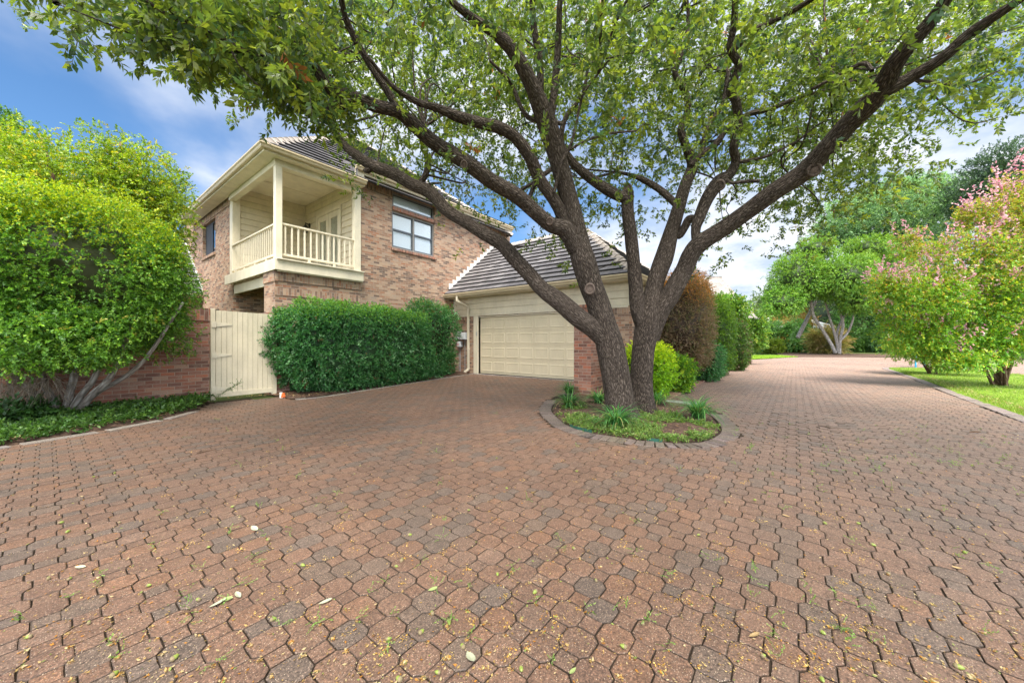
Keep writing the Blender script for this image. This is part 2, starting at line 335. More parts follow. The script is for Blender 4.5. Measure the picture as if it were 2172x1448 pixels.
T_FAR = [spray(9, .5, .17, .085, 65, .7, 60 + k, twig=False) for k in range(4)]
T_FLR = [spray(22, .05, .020, .022, 110, 1.0, 80 + k, twig=False) for k in range(4)]
T_NEED = [spray(12, .24, .085, .010, 45, .9, 95 + k) for k in range(4)]
T_FINE = [spray(12, .10, .022, .010, 60, .9, 110 + k) for k in range(4)]
T_TWIG = [spray(9, .20, .14, .004, 40, 1.0, 130 + k) for k in range(4)]
def foliage(name, pos, dirs, tmpl, scale, pal, mt, parent=None, top=None, twigc=(.06, .04, .025), extra=None, seed=1, cull=False, jd=.9):
    """pos (n,3), dirs (n,3) outward; pal = [(rgb, weight)]; top = (z0, z1, rgb, amount) new growth towards the top"""
    r = np.random.default_rng(seed)
    if cull:                                         # thin out the far side, which nothing near the camera sees
        vd = pos - np.array((0, 0, EYE)); vd /= np.linalg.norm(vd, axis=1, keepdims=True); gd = dirs / (np.linalg.norm(dirs, axis=1, keepdims=True) + 1e-9); keep = ((vd * gd).sum(1) < .45) | (r.random(len(pos)) < .25); pos, dirs = pos[keep], dirs[keep]
    n = len(pos); dirs = dirs / (np.linalg.norm(dirs, axis=1, keepdims=True) + 1e-9) + r.normal(0, jd * .6, (n, 3)); which = r.integers(0, len(tmpl), n)
    sc = np.broadcast_to(scale, n) * r.uniform(.75, 1.25, n)
    d = dirs / (np.linalg.norm(dirs, axis=1, keepdims=True) + 1e-9); up = np.array((0, 0, 1.)) + r.normal(0, .35, (n, 3))
    s = np.cross(up, d); s /= np.linalg.norm(s, axis=1, keepdims=True) + 1e-9; t = np.cross(d, s)
    M = np.stack([d, s, t], 2)                       # columns = local axes
    cols = np.array([c for c, _ in pal]); wts = np.array([w_ for _, w_ in pal], float); wts /= wts.sum()
    base = cols[r.choice(len(pal), n, p=wts)]; gain = r.uniform(.75, 1.25, (n, 1))
    VV, CC = [], []
    for k, (tv, ti) in enumerate(tmpl):
        ix = np.nonzero(which == k)[0]
        if not len(ix): continue
        v = np.einsum('nij,mj->nmi', M[ix], tv) * sc[ix, None, None] + pos[ix, None, :]
        nl = len(ti); c = base[ix][:, None, :] * gain[ix][:, None, :] * r.uniform(.72, 1.28, (len(ix), nl, 1))
        alt = cols[r.choice(len(pal), (len(ix), nl), p=wts)]; pick = r.random((len(ix), nl, 1)) < .3; c = np.where(pick, alt * r.uniform(.8, 1.2, (len(ix), nl, 1)), c)
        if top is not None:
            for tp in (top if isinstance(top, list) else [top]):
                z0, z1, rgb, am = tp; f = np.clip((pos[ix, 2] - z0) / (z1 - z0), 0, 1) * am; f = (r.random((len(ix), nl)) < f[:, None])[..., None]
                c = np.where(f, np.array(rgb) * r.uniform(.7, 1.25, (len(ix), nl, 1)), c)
        c = np.where((ti == -1)[None, :, None], np.array(twigc), c)
        VV.append(v.reshape(-1, 3)); CC.append(np.repeat(c.reshape(-1, 3), 4, 0))
    if extra is not None: VV.append(extra[0]); CC.append(extra[1])
    v = np.concatenate(VV); c = np.clip(np.concatenate(CC), 0, 1)
    return npmesh(name, v, np.arange(len(v)), 4, mt, parent, col=c)
def shell(c, half, n, power=2, depth=.12, lump=.10, k=2.2, yaw=0, seed=1, zcut=None, jit=0):
    """points just under the surface of a lumpy rounded body, and outward directions"""
    r = np.random.default_rng(seed); a = np.array(half, float); q = r.uniform(-1, 1, (n, 3)) * a; q = q / np.linalg.norm(q, axis=1, keepdims=True)
    Rr = (np.abs(q / a) ** power).sum(1) ** (-1 / power)
    p = q * Rr[:, None]; lum = 1 + lump * wob(p, k, seed) + lump * .5 * wob(p, k * 2.7, seed + 2)
    dd = r.exponential(depth, n) / np.minimum(Rr, 2); p = p * (lum * (1 - np.minimum(dd, .7)))[:, None] + r.normal(0, jit, (n, 3))
    g = np.sign(q) * np.abs(q / a) ** (power - 1) / a; g /= np.linalg.norm(g, axis=1, keepdims=True)
    cy, sy = math.cos(yaw), math.sin(yaw); M = np.array(((cy, -sy, 0), (sy, cy, 0), (0, 0, 1)))
    p = p @ M.T + np.array(c); g = g @ M.T + r.normal(0, .5, (n, 3))
    if zcut is not None:
        ok = p[:, 2] > zcut; p, g = p[ok], g[ok]
    return p, g
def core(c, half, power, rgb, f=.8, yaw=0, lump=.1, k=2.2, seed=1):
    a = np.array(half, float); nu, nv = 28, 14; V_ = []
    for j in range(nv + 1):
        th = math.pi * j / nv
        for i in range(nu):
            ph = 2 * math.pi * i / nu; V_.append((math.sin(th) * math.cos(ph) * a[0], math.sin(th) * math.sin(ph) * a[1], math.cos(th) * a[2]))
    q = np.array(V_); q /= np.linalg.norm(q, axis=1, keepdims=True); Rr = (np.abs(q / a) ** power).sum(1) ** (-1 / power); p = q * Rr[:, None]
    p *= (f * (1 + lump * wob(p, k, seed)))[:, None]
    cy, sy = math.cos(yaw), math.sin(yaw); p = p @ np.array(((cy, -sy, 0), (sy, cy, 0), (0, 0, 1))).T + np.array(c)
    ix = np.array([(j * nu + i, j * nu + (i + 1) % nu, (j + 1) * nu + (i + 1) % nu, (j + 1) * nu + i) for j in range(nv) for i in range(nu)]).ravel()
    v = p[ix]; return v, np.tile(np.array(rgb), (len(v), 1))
def smooth_path(P, step):
    P = np.array(P, float); Q = np.vstack([2 * P[0] - P[1], P, 2 * P[-1] - P[-2]]); o = []
    for i in range(1, len(Q) - 2):
        m = max(2, int(np.linalg.norm(Q[i + 1, :3] - Q[i, :3]) / step))
        for t in np.linspace(0, 1, m, endpoint=False):
            o.append(.5 * (2 * Q[i] + (Q[i + 1] - Q[i - 1]) * t + (2 * Q[i - 1] - 5 * Q[i] + 4 * Q[i + 1] - Q[i + 2]) * t * t + (3 * Q[i] - Q[i - 1] - 3 * Q[i + 1] + Q[i + 2]) * t ** 3))
    o.append(P[-1]); return np.array(o)
def tube(P, n=20, step=.05, rough=.07, seed=0, flare=0, stretch=.22):
    """P rows x,y,z,r -> verts, quads, bark coordinates"""
    C = smooth_path(P, step); c = C[:, :3]; r = np.maximum(C[:, 3], .002); m = len(c)
    T = np.gradient(c, axis=0); T /= np.linalg.norm(T, axis=1, keepdims=True) + 1e-9
    x = np.cross(T[0], (0.3, 1, .1)); x /= np.linalg.norm(x); X = []
    for i in range(m): x = x - T[i] * x.dot(T[i]); x /= np.linalg.norm(x); X.append(x)
    X = np.array(X); Y = np.cross(T, X); ln = np.concatenate([[0], np.cumsum(np.linalg.norm(np.diff(c, axis=0), axis=1))])
    a = np.linspace(0, 2 * math.pi, n, endpoint=False); ca, sa = np.cos(a), np.sin(a)
    if flare: r = r * (1 + flare * np.exp(-ln / .16))
    rad0 = r.mean() if rough else 1
    b = np.stack([np.outer(r, ca), np.outer(r, sa), np.repeat(ln[:, None], n, 1) * stretch], 2) + seed * 7.3
    dv = 1 + rough * (wob(b, 5 / max(.05, rad0) * .3, seed) + .6 * wob(b, 60, seed + 1))
    if flare: dv = dv * (1 + .22 * np.exp(-ln / .14)[:, None] * np.sin(a * 5 + seed)[None, :])
    v = c[:, None, :] + (X[:, None, :] * ca[None, :, None] + Y[:, None, :] * sa[None, :, None]) * (r[:, None] * dv)[..., None]
    i = np.arange(m - 1)[:, None] * n + np.arange(n)[None, :]; j = np.arange(m - 1)[:, None] * n + (np.arange(n)[None, :] + 1) % n
    f = np.stack([i, j, j + n, i + n], 2).reshape(-1); v = v.reshape(-1, 3)
    e = (m - 1) * n; cap = [(e + k, e + (k + 1) % n, e + (n - 1 - k - 1) % n, e + (n - 1 - k) % n) for k in range(n // 2 - 1)]
    f = np.concatenate([f, np.array(cap, dtype=int).ravel()]) if len(cap) else f
    return v, f, b.reshape(-1, 3), C
def tubes(name, paths, mt, parent=None, **k):
    VV, FF, BB = [], [], []; o = 0
    for i, P in enumerate(paths):
        kk = dict(k); kk['seed'] = k.get('seed', 0) + i * .37; v, f, b, _ = tube(P, **kk); VV.append(v); FF.append(f + o); BB.append(b); o += len(v)
    return npmesh(name, np.concatenate(VV), np.concatenate(FF), 4, mt, parent, vec=np.concatenate(BB), smooth=True)

# ------------------------------------------------------------------ ground, drive, kerbs
def poly(name, pts, z, mt, kind='structure', thick=0):
    m = MB(); m.face([(p[0], p[1], z) for p in pts], uv=[(p[0], p[1]) for p in pts])
    if thick:
        for i in range(len(pts)):
            a, b = pts[i], pts[(i + 1) % len(pts)]; m.face([(a[0], a[1], z - thick), (b[0], b[1], z - thick), (b[0], b[1], z), (a[0], a[1], z)])
    return tag(m.build(name, mt), kind=kind)
poly('ground', [(-60, -160), (260, -160), (260, 160), (-60, 160)], -.06, FARG)
def inside(P, pg):
    x, y = P[:, 0], P[:, 1]; r = np.zeros(len(P), bool); n = len(pg)
    for i in range(n):
        (x1, y1), (x2, y2) = pg[i], pg[(i + 1) % n]
        c = ((y1 > y) != (y2 > y)) & (x < (x2 - x1) * (y - y1) / (y2 - y1 + 1e-12) + x1); r ^= c
    return r
LEFT_EDGE = [(-3.0, 6.55), (-1.2, 6.85), (-.23, 7.15), (.33, 7.32), (1.0, 7.65), (1.55, 8.2), (1.95, 9.05)]
HEDGE_EDGE = [(3.1, 8.95), (3.2, 8.25), (3.9, 8.19), (5.75, 8.62), (8.17, 9.22), (9.3, 9.42), (9.93, 9.55)]
ISL_IN = [tuple(gnd(*p)[:2]) for p in ((1181, 848), (1170, 865), (1174.5, 879), (1209, 905.5), (1255, 919), (1301, 927), (1370, 936.5), (1439, 941), (1497, 936.5), (1529, 918), (1524, 897))]
ISLAND = ISL_IN + [(6.75, 1.12), (7.5, 1.45), (7.55, 2.28), (22.8, 2.62), (22.9, 3.7), (7.5, 3.7), (7.25, 3.95), (6.9, 3.95)]
DRIVE = [(-6, -9), (-6, 6.2)] + LEFT_EDGE + HEDGE_EDGE + [(9.93, 3.85), (9.93, 2.5), (22.8, 2.75), (23.2, 3.45), (27, 3.0), (35.8, -.4), (39.6, -5.3), (42, -14), (34, -22), (22, -14), (8, -10), (4, -9)]
MEDIAN = [(8.0, -2.86), (9.5, -2.88), (14.6, -3.05), (18, -3.2), (22.5, -3.22), (24.0, -3.55), (24.3, -4.2), (23.6, -5.2), (20, -7.0), (14, -7.6), (8.0, -7.2), (6.2, -5.2), (6.4, -3.4)]

pitch = .156 / math.sqrt(2)
ii, jj = np.meshgrid(np.arange(-14, 350), np.arange(-130, 90), indexing='ij'); ii = ii.ravel(); jj = jj.ravel()
P2 = np.stack([ii * pitch, jj * pitch + .03], 1)
def grow(pg, d):
    c = np.array(pg); q = []
    for i in range(len(c)):
        a, b, e = c[i - 1], c[i], c[(i + 1) % len(c)]; t1 = (b - a) / np.linalg.norm(b - a); t2 = (e - b) / np.linalg.norm(e - b); t = t1 + t2; t /= np.linalg.norm(t); q.append(b + np.array((t[1], -t[0])) * d)
    return [tuple(k) for k in q]
def area(pg): return .5 * sum(pg[i][0] * pg[(i + 1) % len(pg)][1] - pg[(i + 1) % len(pg)][0] * pg[i][1] for i in range(len(pg)))
def out_(pg, d): return grow(pg, d if area(pg) > 0 else -d)
ok = inside(P2, out_(DRIVE, -.02)) & ~inside(P2, out_(ISLAND, .215)) & ~inside(P2, out_(MEDIAN, .19))
px_ = P2[:, 0] * U[1] + P2[:, 1] * V[1]; sx = P2[:, 0] * U[0] + P2[:, 1] * V[0]
ok &= (px_ > -.2) & (np.abs(sx) < 1.6 * px_ + 2.5)
ok &= ~((P2[:, 0] > 7.1) & (P2[:, 0] < 8.0) & (P2[:, 1] > 3.4) & (P2[:, 1] < 3.95))
ii, jj, P2 = ii[ok], jj[ok], P2[ok]; NP = len(P2)
isoct = (ii + jj) % 2 == 0
hs = pitch; s_ = .156; a_ = .039; g_ = .0028
rt = lambda p: (np.array(p) @ np.array(((math.cos(R(45)), math.sin(R(45))), (-math.sin(R(45)), math.cos(R(45)))))) 
octo = rt([(s_ / 2, -a_ / 2), (s_ / 2, a_ / 2), (a_ / 2, s_ / 2), (-a_ / 2, s_ / 2), (-s_ / 2, a_ / 2), (-s_ / 2, -a_ / 2), (-a_ / 2, -s_ / 2), (a_ / 2, -s_ / 2)])
sb = (s_ - a_) / math.sqrt(2) / 2
sq = np.array([(sb, -sb), (sb, 0), (sb, sb), (0, sb), (-sb, sb), (-sb, 0), (-sb, -sb), (0, -sb)])
def ringset(shape, ins):
    r = np.linalg.norm(shape, axis=1, keepdims=True); return shape * (1 - ins / r)
H3 = np.stack([P2[:, 0], P2[:, 1], np.zeros(NP)], 1)
def hmap(x, y):
    p = np.stack([x, y, x * 0], -1); h = .012 * wob(p, .9, 1) + .004 * wob(p, 2.7, 2)
    b = np.exp(-(((x - 6.6) / 1.3) ** 2 + ((y + .15) / .7) ** 2)); return h - .004 + .028 * b
hz_ = hmap(P2[:, 0], P2[:, 1]); tx = RNG.normal(0, .0045, NP); ty = RNG.normal(0, .0045, NP)
heave = np.exp(-(((P2[:, 0] - 6.8) / 1.2) ** 2 + ((P2[:, 1] + .2) / .8) ** 2)); tx += RNG.normal(0, .05, NP) * heave; ty += RNG.normal(0, .05, NP) * heave; hz_ = hz_ + np.abs(RNG.normal(0, .004, NP)) * heave + RNG.normal(0, .0007, NP)
shp = np.where(isoct[:, None, None], octo[None], sq[None]); rr = np.linalg.norm(shp, axis=2, keepdims=True)
rot = RNG.normal(0, .012, NP); cr_, sr_ = np.cos(rot), np.sin(rot); shp = np.stack([shp[..., 0] * cr_[:, None] - shp[..., 1] * sr_[:, None], shp[..., 0] * sr_[:, None] + shp[..., 1] * cr_[:, None]], 2)
rings = []
for ins, dz in ((g_, -.020), (g_, -.003), (g_ + .002, -.0012), (g_ + .0045, 0)):
    q = shp * (1 - ins / rr); z = hz_[:, None] + dz + q[..., 0] * tx[:, None] + q[..., 1] * ty[:, None]
    rings.append(np.concatenate([q + P2[:, None, :] + RNG.normal(0, .0011, (NP, 1, 2)), z[..., None]], 2))
PV = np.stack(rings, 1).reshape(-1, 3)                      # NP,4,8,3
b0 = np.arange(NP)[:, None] * 32; fq = []
for k in range(3):
    for e in range(8): fq.append(np.stack([b0[:, 0] + k * 8 + e, b0[:, 0] + k * 8 + (e + 1) % 8, b0[:, 0] + (k + 1) * 8 + (e + 1) % 8, b0[:, 0] + (k + 1) * 8 + e], 1))
for q in ((24, 25, 26, 27), (24, 27, 28, 31), (28, 29, 30, 31)): fq.append(b0 + np.array(q)[None])
FQ = np.concatenate(fq).ravel()
gx, gy = np.arange(-3, 47, .3), np.arange(-24, 12, .3); GX_, GY_ = np.meshgrid(gx, gy, indexing='ij'); GI = np.arange(GX_.size).reshape(GX_.shape); gq = np.stack([GI[:-1, :-1], GI[1:, :-1], GI[1:, 1:], GI[:-1, 1:]], 2).reshape(-1, 4); gp_ = np.stack([GX_.ravel(), GY_.ravel()], 1); gin = inside(gp_, DRIVE)
tag(npmesh('driveway_base', np.column_stack([gp_, hmap(gp_[:, 0], gp_[:, 1]) - .0075]), gq[gin[gq].any(1)].ravel(), 4, SAND), kind='structure')
pc = np.array([(.196, .118, .084), (.188, .117, .085), (.178, .109, .080), (.157, .113, .090), (.146, .110, .092), (.206, .119, .080), (.183, .119, .090)])
pw = np.array([.22, .2, .17, .12, .1, .07, .12])
hk = ((ii + (~isoct)) * 73856093 ^ jj * 19349663) & 0xffff; order = np.random.default_rng(3).choice(len(pc), 65536, p=pw)
cc = pc[order[hk]]; gz = .5 + .5 * wob(H3, .8, 5) + RNG.normal(0, .15, NP)
cc = cc * (1 - .0 * gz[:, None]); sw = RNG.random(NP) < .12; cc = np.where(sw[:, None], pc[RNG.integers(0, len(pc), NP)], cc)
cc = cc * RNG.uniform(.92, 1.09, (NP, 1)) * np.array((.82, .785, .735)); 
rg = np.clip((P2[:, 0] - 1.6 * P2[:, 1] - 1) / 6, 0, 1)[:, None] * .5; cc = cc * (1 - rg) + np.array((.205, .158, .135)) * rg * (cc.mean(1, keepdims=True) / .14); cc = cc * (1 + .8 * np.clip((P2[:, :1] - 6.5) / 8, 0, 1))  # paler far off: brightness of the open drive painted into the paver colour
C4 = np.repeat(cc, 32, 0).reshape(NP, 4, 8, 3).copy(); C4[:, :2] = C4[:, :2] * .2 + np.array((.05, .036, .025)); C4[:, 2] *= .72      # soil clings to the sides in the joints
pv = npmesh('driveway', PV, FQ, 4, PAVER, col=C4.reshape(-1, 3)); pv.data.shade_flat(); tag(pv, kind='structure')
# kerb courses: bricks laid across the edge line
def kerb(path, depth, wd, side=1, z=.009, sink=.03, colr=(.19, .15, .132), seed=3, step=.03, tilt=.01):
    r = np.random.default_rng(seed); P = smooth_path([(*p, 0, 0) for p in path], step)[:, :2]
    ln = np.concatenate([[0], np.cumsum(np.linalg.norm(np.diff(P, axis=0), axis=1))]); k = int(ln[-1] / wd); VV, FF, CC = [], [], []
    for i in range(k):
        s0 = (i + .5) / k * ln[-1]; p = np.array([np.interp(s0, ln, P[:, 0]), np.interp(s0, ln, P[:, 1])]); q = np.array([np.interp(min(s0 + .05, ln[-1]), ln, P[:, 0]), np.interp(min(s0 + .05, ln[-1]), ln, P[:, 1])]); q0 = np.array([np.interp(max(s0 - .05, 0), ln, P[:, 0]), np.interp(max(s0 - .05, 0), ln, P[:, 1])])
        t = (q - q0) / np.linalg.norm(q - q0); n = np.array((t[1], -t[0])) * side; hw = wd / 2 - .003; dp = depth * r.uniform(.97, 1.02)
        zt = z + hmap(np.array(p[0]), np.array(p[1])) * .6 + r.normal(0, .002); o = len(VV) ; tt = r.normal(0, tilt, 2)
        base = [(-hw, .002), (hw, .002), (hw, dp), (-hw, dp)]; b = .004
        for ins, dz in ((0, -sink), (0, -b), (b, 0)):
            for (a, c) in base:
                a2 = a - math.copysign(ins, a); c2 = c + (ins if c < dp / 2 else -ins); xy = p + t * a2 + n * c2; VV.append((xy[0], xy[1], zt + dz + a2 * tt[0] + c2 * tt[1]))
        for k2 in range(2):
            for e in range(4): FF += [o + k2 * 4 + e, o + k2 * 4 + (e + 1) % 4, o + (k2 + 1) * 4 + (e + 1) % 4, o + (k2 + 1) * 4 + e]
        FF += [o + 8, o + 9, o + 10, o + 11]; CC += [np.array(colr) * r.uniform(.75, 1.25) * np.array((1, r.uniform(.93, 1.03), r.uniform(.9, 1.05)))] * 12
    return np.array(VV), np.array(FF), np.array(CC)
ks = [kerb(ISL_IN + [(6.75, 1.12)], .21, .1, 1 if area(ISLAND) > 0 else -1, colr=(.125, .10, .085), tilt=.03),
      kerb([(7.65, 2.27), (12, 2.36), (18, 2.5), (22.6, 2.6)], .24, .105, 1, z=.035, colr=(.26, .15, .11), seed=5),
      kerb([(9.7, -2.9), (14.6, -3.06), (18, -3.21), (22.5, -3.24), (24.0, -3.5)], .20, .1, -1, colr=(.20, .165, .15), seed=6),
      kerb([(6.5, -3.35), (8.0, -2.88), (9.7, -2.9)], .20, .1, -1, colr=(.20, .165, .15), seed=8),
      kerb([(9.93, 9.5), (9.93, 5.0)], .2, .1, 1, colr=(.27, .25, .235), seed=7),
      kerb(HEDGE_EDGE[1:], .12, .2, 1, colr=(.20, .18, .16), seed=9),
      kerb(LEFT_EDGE[:-1], .13, .62, 1, z=.010, colr=(.22, .20, .18), seed=10)]
VV = np.concatenate([k[0] for k in ks]); o = 0; FF = []
for k in ks: FF.append(k[1] + o); o += len(k[0])
kb = tag(npmesh('kerb', VV, np.concatenate(FF), 4, PAVER, col=np.concatenate([k[2] for k in ks])), kind='structure'); kb.data.shade_flat()
tag(MB().obox((7.58, 1.72, .01), (.11, .01, 0), (.0, .30, 0), (0, 0, .02)).build('kerb', CONC, bevel=.005), kind='structure')
# beds: mounded soil
def mound(name, pg, mt, h, z0=-.01, step=.12, k=3.0, edge=.25, kind='structure'):
    a = np.array(pg); xs = np.arange(a[:, 0].min() - step, a[:, 0].max() + step, step); ys = np.arange(a[:, 1].min() - step, a[:, 1].max() + step, step)
    X, Y = np.meshgrid(xs, ys, indexing='ij'); G = np.stack([X.ravel(), Y.ravel()], 1)
    d = np.full(len(G), 9.)
    for i in range(len(pg)):
        p, q = a[i], a[(i + 1) % len(pg)]; t = np.clip(((G - p) @ (q - p)) / ((q - p) @ (q - p)), 0, 1)[:, None]; d = np.minimum(d, np.linalg.norm(G - p - t * (q - p), axis=1))
    ins = inside(G, pg); d = np.where(ins, d, -d); e = np.clip(d / edge, 0, 1); z = z0 + h * e * (1 + .35 * wob(np.stack([G[:, 0], G[:, 1], G[:, 0] * 0], 1), k)) + np.where(d < 0, -.03 * np.clip(-d / step, 0, 1), 0)
    n2 = len(ys); I = np.arange(len(G)).reshape(X.shape); q = np.stack([I[:-1, :-1], I[1:, :-1], I[1:, 1:], I[:-1, 1:]], 2).reshape(-1, 4); keep = (d[q] > -step * .9).all(1)
    o = npmesh(name, np.column_stack([G, z]), q[keep].ravel(), 4, mt, smooth=True); return tag(o, kind=kind)
mound('planting_bed', ISLAND, SOIL, .055)
LEFTBED = [(-4, 6.7), (-1.2, 6.95)] + [(x, y + .1) for x, y in LEFT_EDGE[2:]] + [(2.05, 9.5), (-4, 9.5)]
mound('planting_bed', LEFTBED, SOIL, .06, z0=.0)
HBED = [(3.15, 8.35), (3.9, 8.33), (5.75, 8.76), (8.17, 9.36), (9.9, 9.68), (9.95, 10.8), (3.15, 10.8)]
mound('planting_bed', HBED, SOIL, .05, z0=.0)
mound('lawn', MEDIAN, LAWN, .04, z0=.0, step=.25)
LAWN2 = [(23.2, 3.5), (27, 3.12), (35.6, -.2), (38.5, 1), (36, 10), (26, 14), (22, 9), (22, 4)]
poly('lawn', LAWN2, .012, LAWN)
poly('mulch_strip', [(35.5, -.35), (39.6, -5.2), (42, -14), (50, -12), (48, 2), (38.6, .9)], .008, SOIL)

# ------------------------------------------------------------------ the house
house = empty('brick_house', (6, 12, 0), 'two-storey brown brick house with cream corner balcony and attached garage', 'house')
YA, XL, XI, YI, XG = 10.72, 3.78, 6.02, 14.6, 10.0
W1 = (7.16, 8.99, 4.37, 5.62); W2 = (7.18, 8.99, 5.76, 6.24)
m = MB(); m.wall('y', YA, .25, XI, 13.6, -.05, 6.5, [W1, W2])                                   # long facade
m.wall('y', YA, .78, 3.68, XI, -.05, 3.06)                                                     # wall under the balcony
m.wall('x', XL, .25, YI, 21.5, -.05, 6.3, [(16.6, 18.34, 4.45, 5.72), (16.15, 16.95, 1.2, 2.36)])  # left face
m.wall('y', YI, .25, XL + .25, XI, -.05, 3.3)                                                  # back of the passage
m.wall('x', XI, .25, 11.5, YI, -.05, 3.3)
m.wall('x', 13.35, .25, 10.97, 21.5, -.05, 6.3); m.wall('y', 21.25, .25, XL + .25, 13.35, -.05, 6.3)
m.wall('x', XG, .25, 3.56, 10.70, -.05, 2.22, [(4.5, 9.38, -.05, 2.14)])                         # garage front
m.wall('y', 3.56, .25, XG + .25, 15.0, -.05, 2.9); m.wall('x', 15.0, .25, 3.56, 10.70, -.05, 2.9)
m.wall('y', 18.62, .25, -5, XL - .01, -.05, 3.0)                                               # low wing on the left
m.split('wall', BRICK, house)
# soldier and projecting courses
m = MB()
m.wall('y', YA - .022, .02, XI + .03, 7.16, 6.06, 6.36, swap=True); m.wall('y', YA - .022, .02, 8.99, 13.3, 5.98, 6.32, swap=True)
m.wall('y', YA - .03, .028, 3.66, XI + .02, 2.80, 3.04, swap=True); m.wall('y', YA - .018, .016, 3.66, XI + .02, 2.42, 2.62, swap=True)
m.wall('x', XL - .022, .02, YI + .02, 20.5, 5.76, 6.02, swap=True)
m.wall('x', XG - .012, .01, 3.58, 4.48, 1.98, 2.2, swap=True); m.wall('x', XG - .012, .01, 9.66, 10.68, 1.98, 2.2, swap=True)
m.box(3.66, YA - .05, 3.04 - .26, 3.74, YA + .8, 3.045)
m.split('soldier_course', BRICK, house)
m = MB(); m.box(9.965, 3.62, 0, 9.995, 4.1, 1.95); m.build('pilaster', BRICK, house)
# siding: lapped boards
def lap(m, axis, pos, a0, a1, z0, z1, sgn, h=.19, holes=()):
    z = z0; k = 0
    while z < z1 - .01:
        zt = min(z + h, z1) - .016
        spans = [(a0, a1)]
        for (h0, h1, hz0, hz1) in holes:
            if hz0 < z + h * .5 < hz1: spans = [s for (b, c) in spans for s in ((b, min(c, h0)), (max(b, h1), c)) if s[1] - s[0] > .02]
        for (b, c) in spans:
            def P(a, zz, d): return (pos + sgn * d, a, zz) if axis == 'x' else (a, pos + sgn * d, zz)
            m.face([P(b, z, .034), P(c, z, .034), P(c, zt, .008), P(b, zt, .008)]); m.face([P(b, z, .034), P(c, z, .034), P(c, z, .0), P(b, z, .0)])
            for e in (b, c): m.face([P(e, z, .034), P(e, zt, .008), P(e, zt, 0), P(e, z, 0)])
        z += h
    return m
m = MB()
for a_ in (('x', XG, 3.56, 10.70, 2.22, 2.92, -1, .21), ('y', YI, XL + .2, XI, 3.33, 6.30, -1, .2), ('x', XI, YA + .1, YI, 3.33, 6.30, -1, .2, [(11.80, 13.62, 3.2, 5.74)]), ('y', 3.56, XG, 15.1, 2.22, 2.92, -1, .21)): lap(MB(), *a_).build('siding', CREAM, house)
m = MB(); m.box(XG, 3.60, 2.222, XG + .2, 10.70, 2.95); m.box(XL + .2, YI, 3.31, XI + .2, YI + .2, 6.3); m.box(XI, YA + .25, 3.31, XI + .2, YI, 6.3); m.split('siding_backing', CREAM, house)
m = MB()   # trim boards of the garage front, balcony and corners
m.box(XG - .05, 3.50, 2.2, XG - .002, 3.66, 2.93); m.box(XG - .05, 10.60, 2.2, XG - .002, 10.70, 2.93); m.box(XG - .035, 3.67, 2.155, XG - .002, 10.6, 2.215)
m.box(XG - .04, 9.38, 0, XG + .22, 9.50, 2.15); m.box(XG - .04, 4.38, 0, XG + .22, 4.50, 2.15); m.box(XG - .035, 9.50, 0, XG - .002, 9.62, 2.15); m.box(XG + .02, 4.5, 2.10, XG + .22, 9.38, 2.152)
m.box(XI - .19, YA - .045, 3.34, XI + .015, YA + .12, 5.96)                                    # corner board by the brick
m.box(XL - .03, YI - .06, 3.3, XL + .19, YI + .22, 5.96)                                       # board at the left brick corner
m.box(XI - .05, YI - .09, 3.34, XI - .024, YI - .026, 6.28)
m.split('trim', CREAM2, house, bevel=.006)
# roof planes
def plane_roof(m, p0, es, et, fn, T, expo=.29, thick=.06, base=True):
    p0, es, et = (np.array(k, float) for k in (p0, es, et)); nr = np.cross(es, et); nr /= np.linalg.norm(nr)
    if nr[2] < 0: nr = -nr
    P = lambda s, t, h: p0 + es * s + et * t + nr * h
    k = 0; t0 = 0
    while t0 < T - .01:
        t1 = min(t0 + expo, T); a0, a1 = fn(t0); b0_, b1_ = fn(t1)
        m.face([P(a0, t0, thick), P(a1, t0, thick), P(b1_, t1 + .0, .012), P(b0_, t1, .012)], uv=[(a0, t0 + .01), (a1, t0 + .01), (b1_, t1 - .001), (b0_, t1 - .001)])
        m.face([P(a0, t0, thick), P(a1, t0, thick), P(a1, t0, -.004), P(a0, t0, -.004)], uv=[(a0, t0 - .002)] * 4)
        t0 += expo
    return m
def caps(m, p0, p1, wd=.17, ln=.33):
    p0, p1 = np.array(p0, float), np.array(p1, float); d = p1 - p0; n = int(np.linalg.norm(d) / ln); d /= np.linalg.norm(d); sd_ = np.cross(d, (0, 0, 1)); sd_ /= np.linalg.norm(sd_); up = np.cross(sd_, d)
    for i in range(n + 1):
        a = p0 + d * ln * i; b = a + d * (ln + .04)
        A = [a - sd_ * wd - up * .075, a + up * .075 - sd_ * .04, a + up * .075 + sd_ * .04, a + sd_ * wd - up * .075]; B = [b - sd_ * wd * .86 - up * .085, b + up * .045 - sd_ * .04, b + up * .045 + sd_ * .04, b + sd_ * wd * .86 - up * .085]
        for k in range(3): m.face([A[k], A[k + 1], B[k + 1], B[k]])
        m.face(A); m.face(B)
    return m
PT = .82; cs = 1 / math.sqrt(1 + PT * PT); sn = PT * cs
mr = MB(); X0, X1, Y0, ZE = 3.30, 13.35, 10.37, 6.12; wr = 4.64; T = wr / cs; Y1 = Y0 + 2 * wr
plane_roof(mr, (X0, Y0, ZE), (1, 0, 0), (0, cs, sn), lambda t: (t * cs, X1 - X0 - t * cs), T)                       # over the long facade
plane_roof(mr, (X0, Y1, ZE), (0, -1, 0), (cs, 0, sn), lambda t: (t * cs, Y1 - Y0 - t * cs), T)                     # left
plane_roof(mr, (X1, Y0, ZE), (0, 1, 0), (-cs, 0, sn), lambda t: (t * cs, Y1 - Y0 - t * cs), T)                     # right
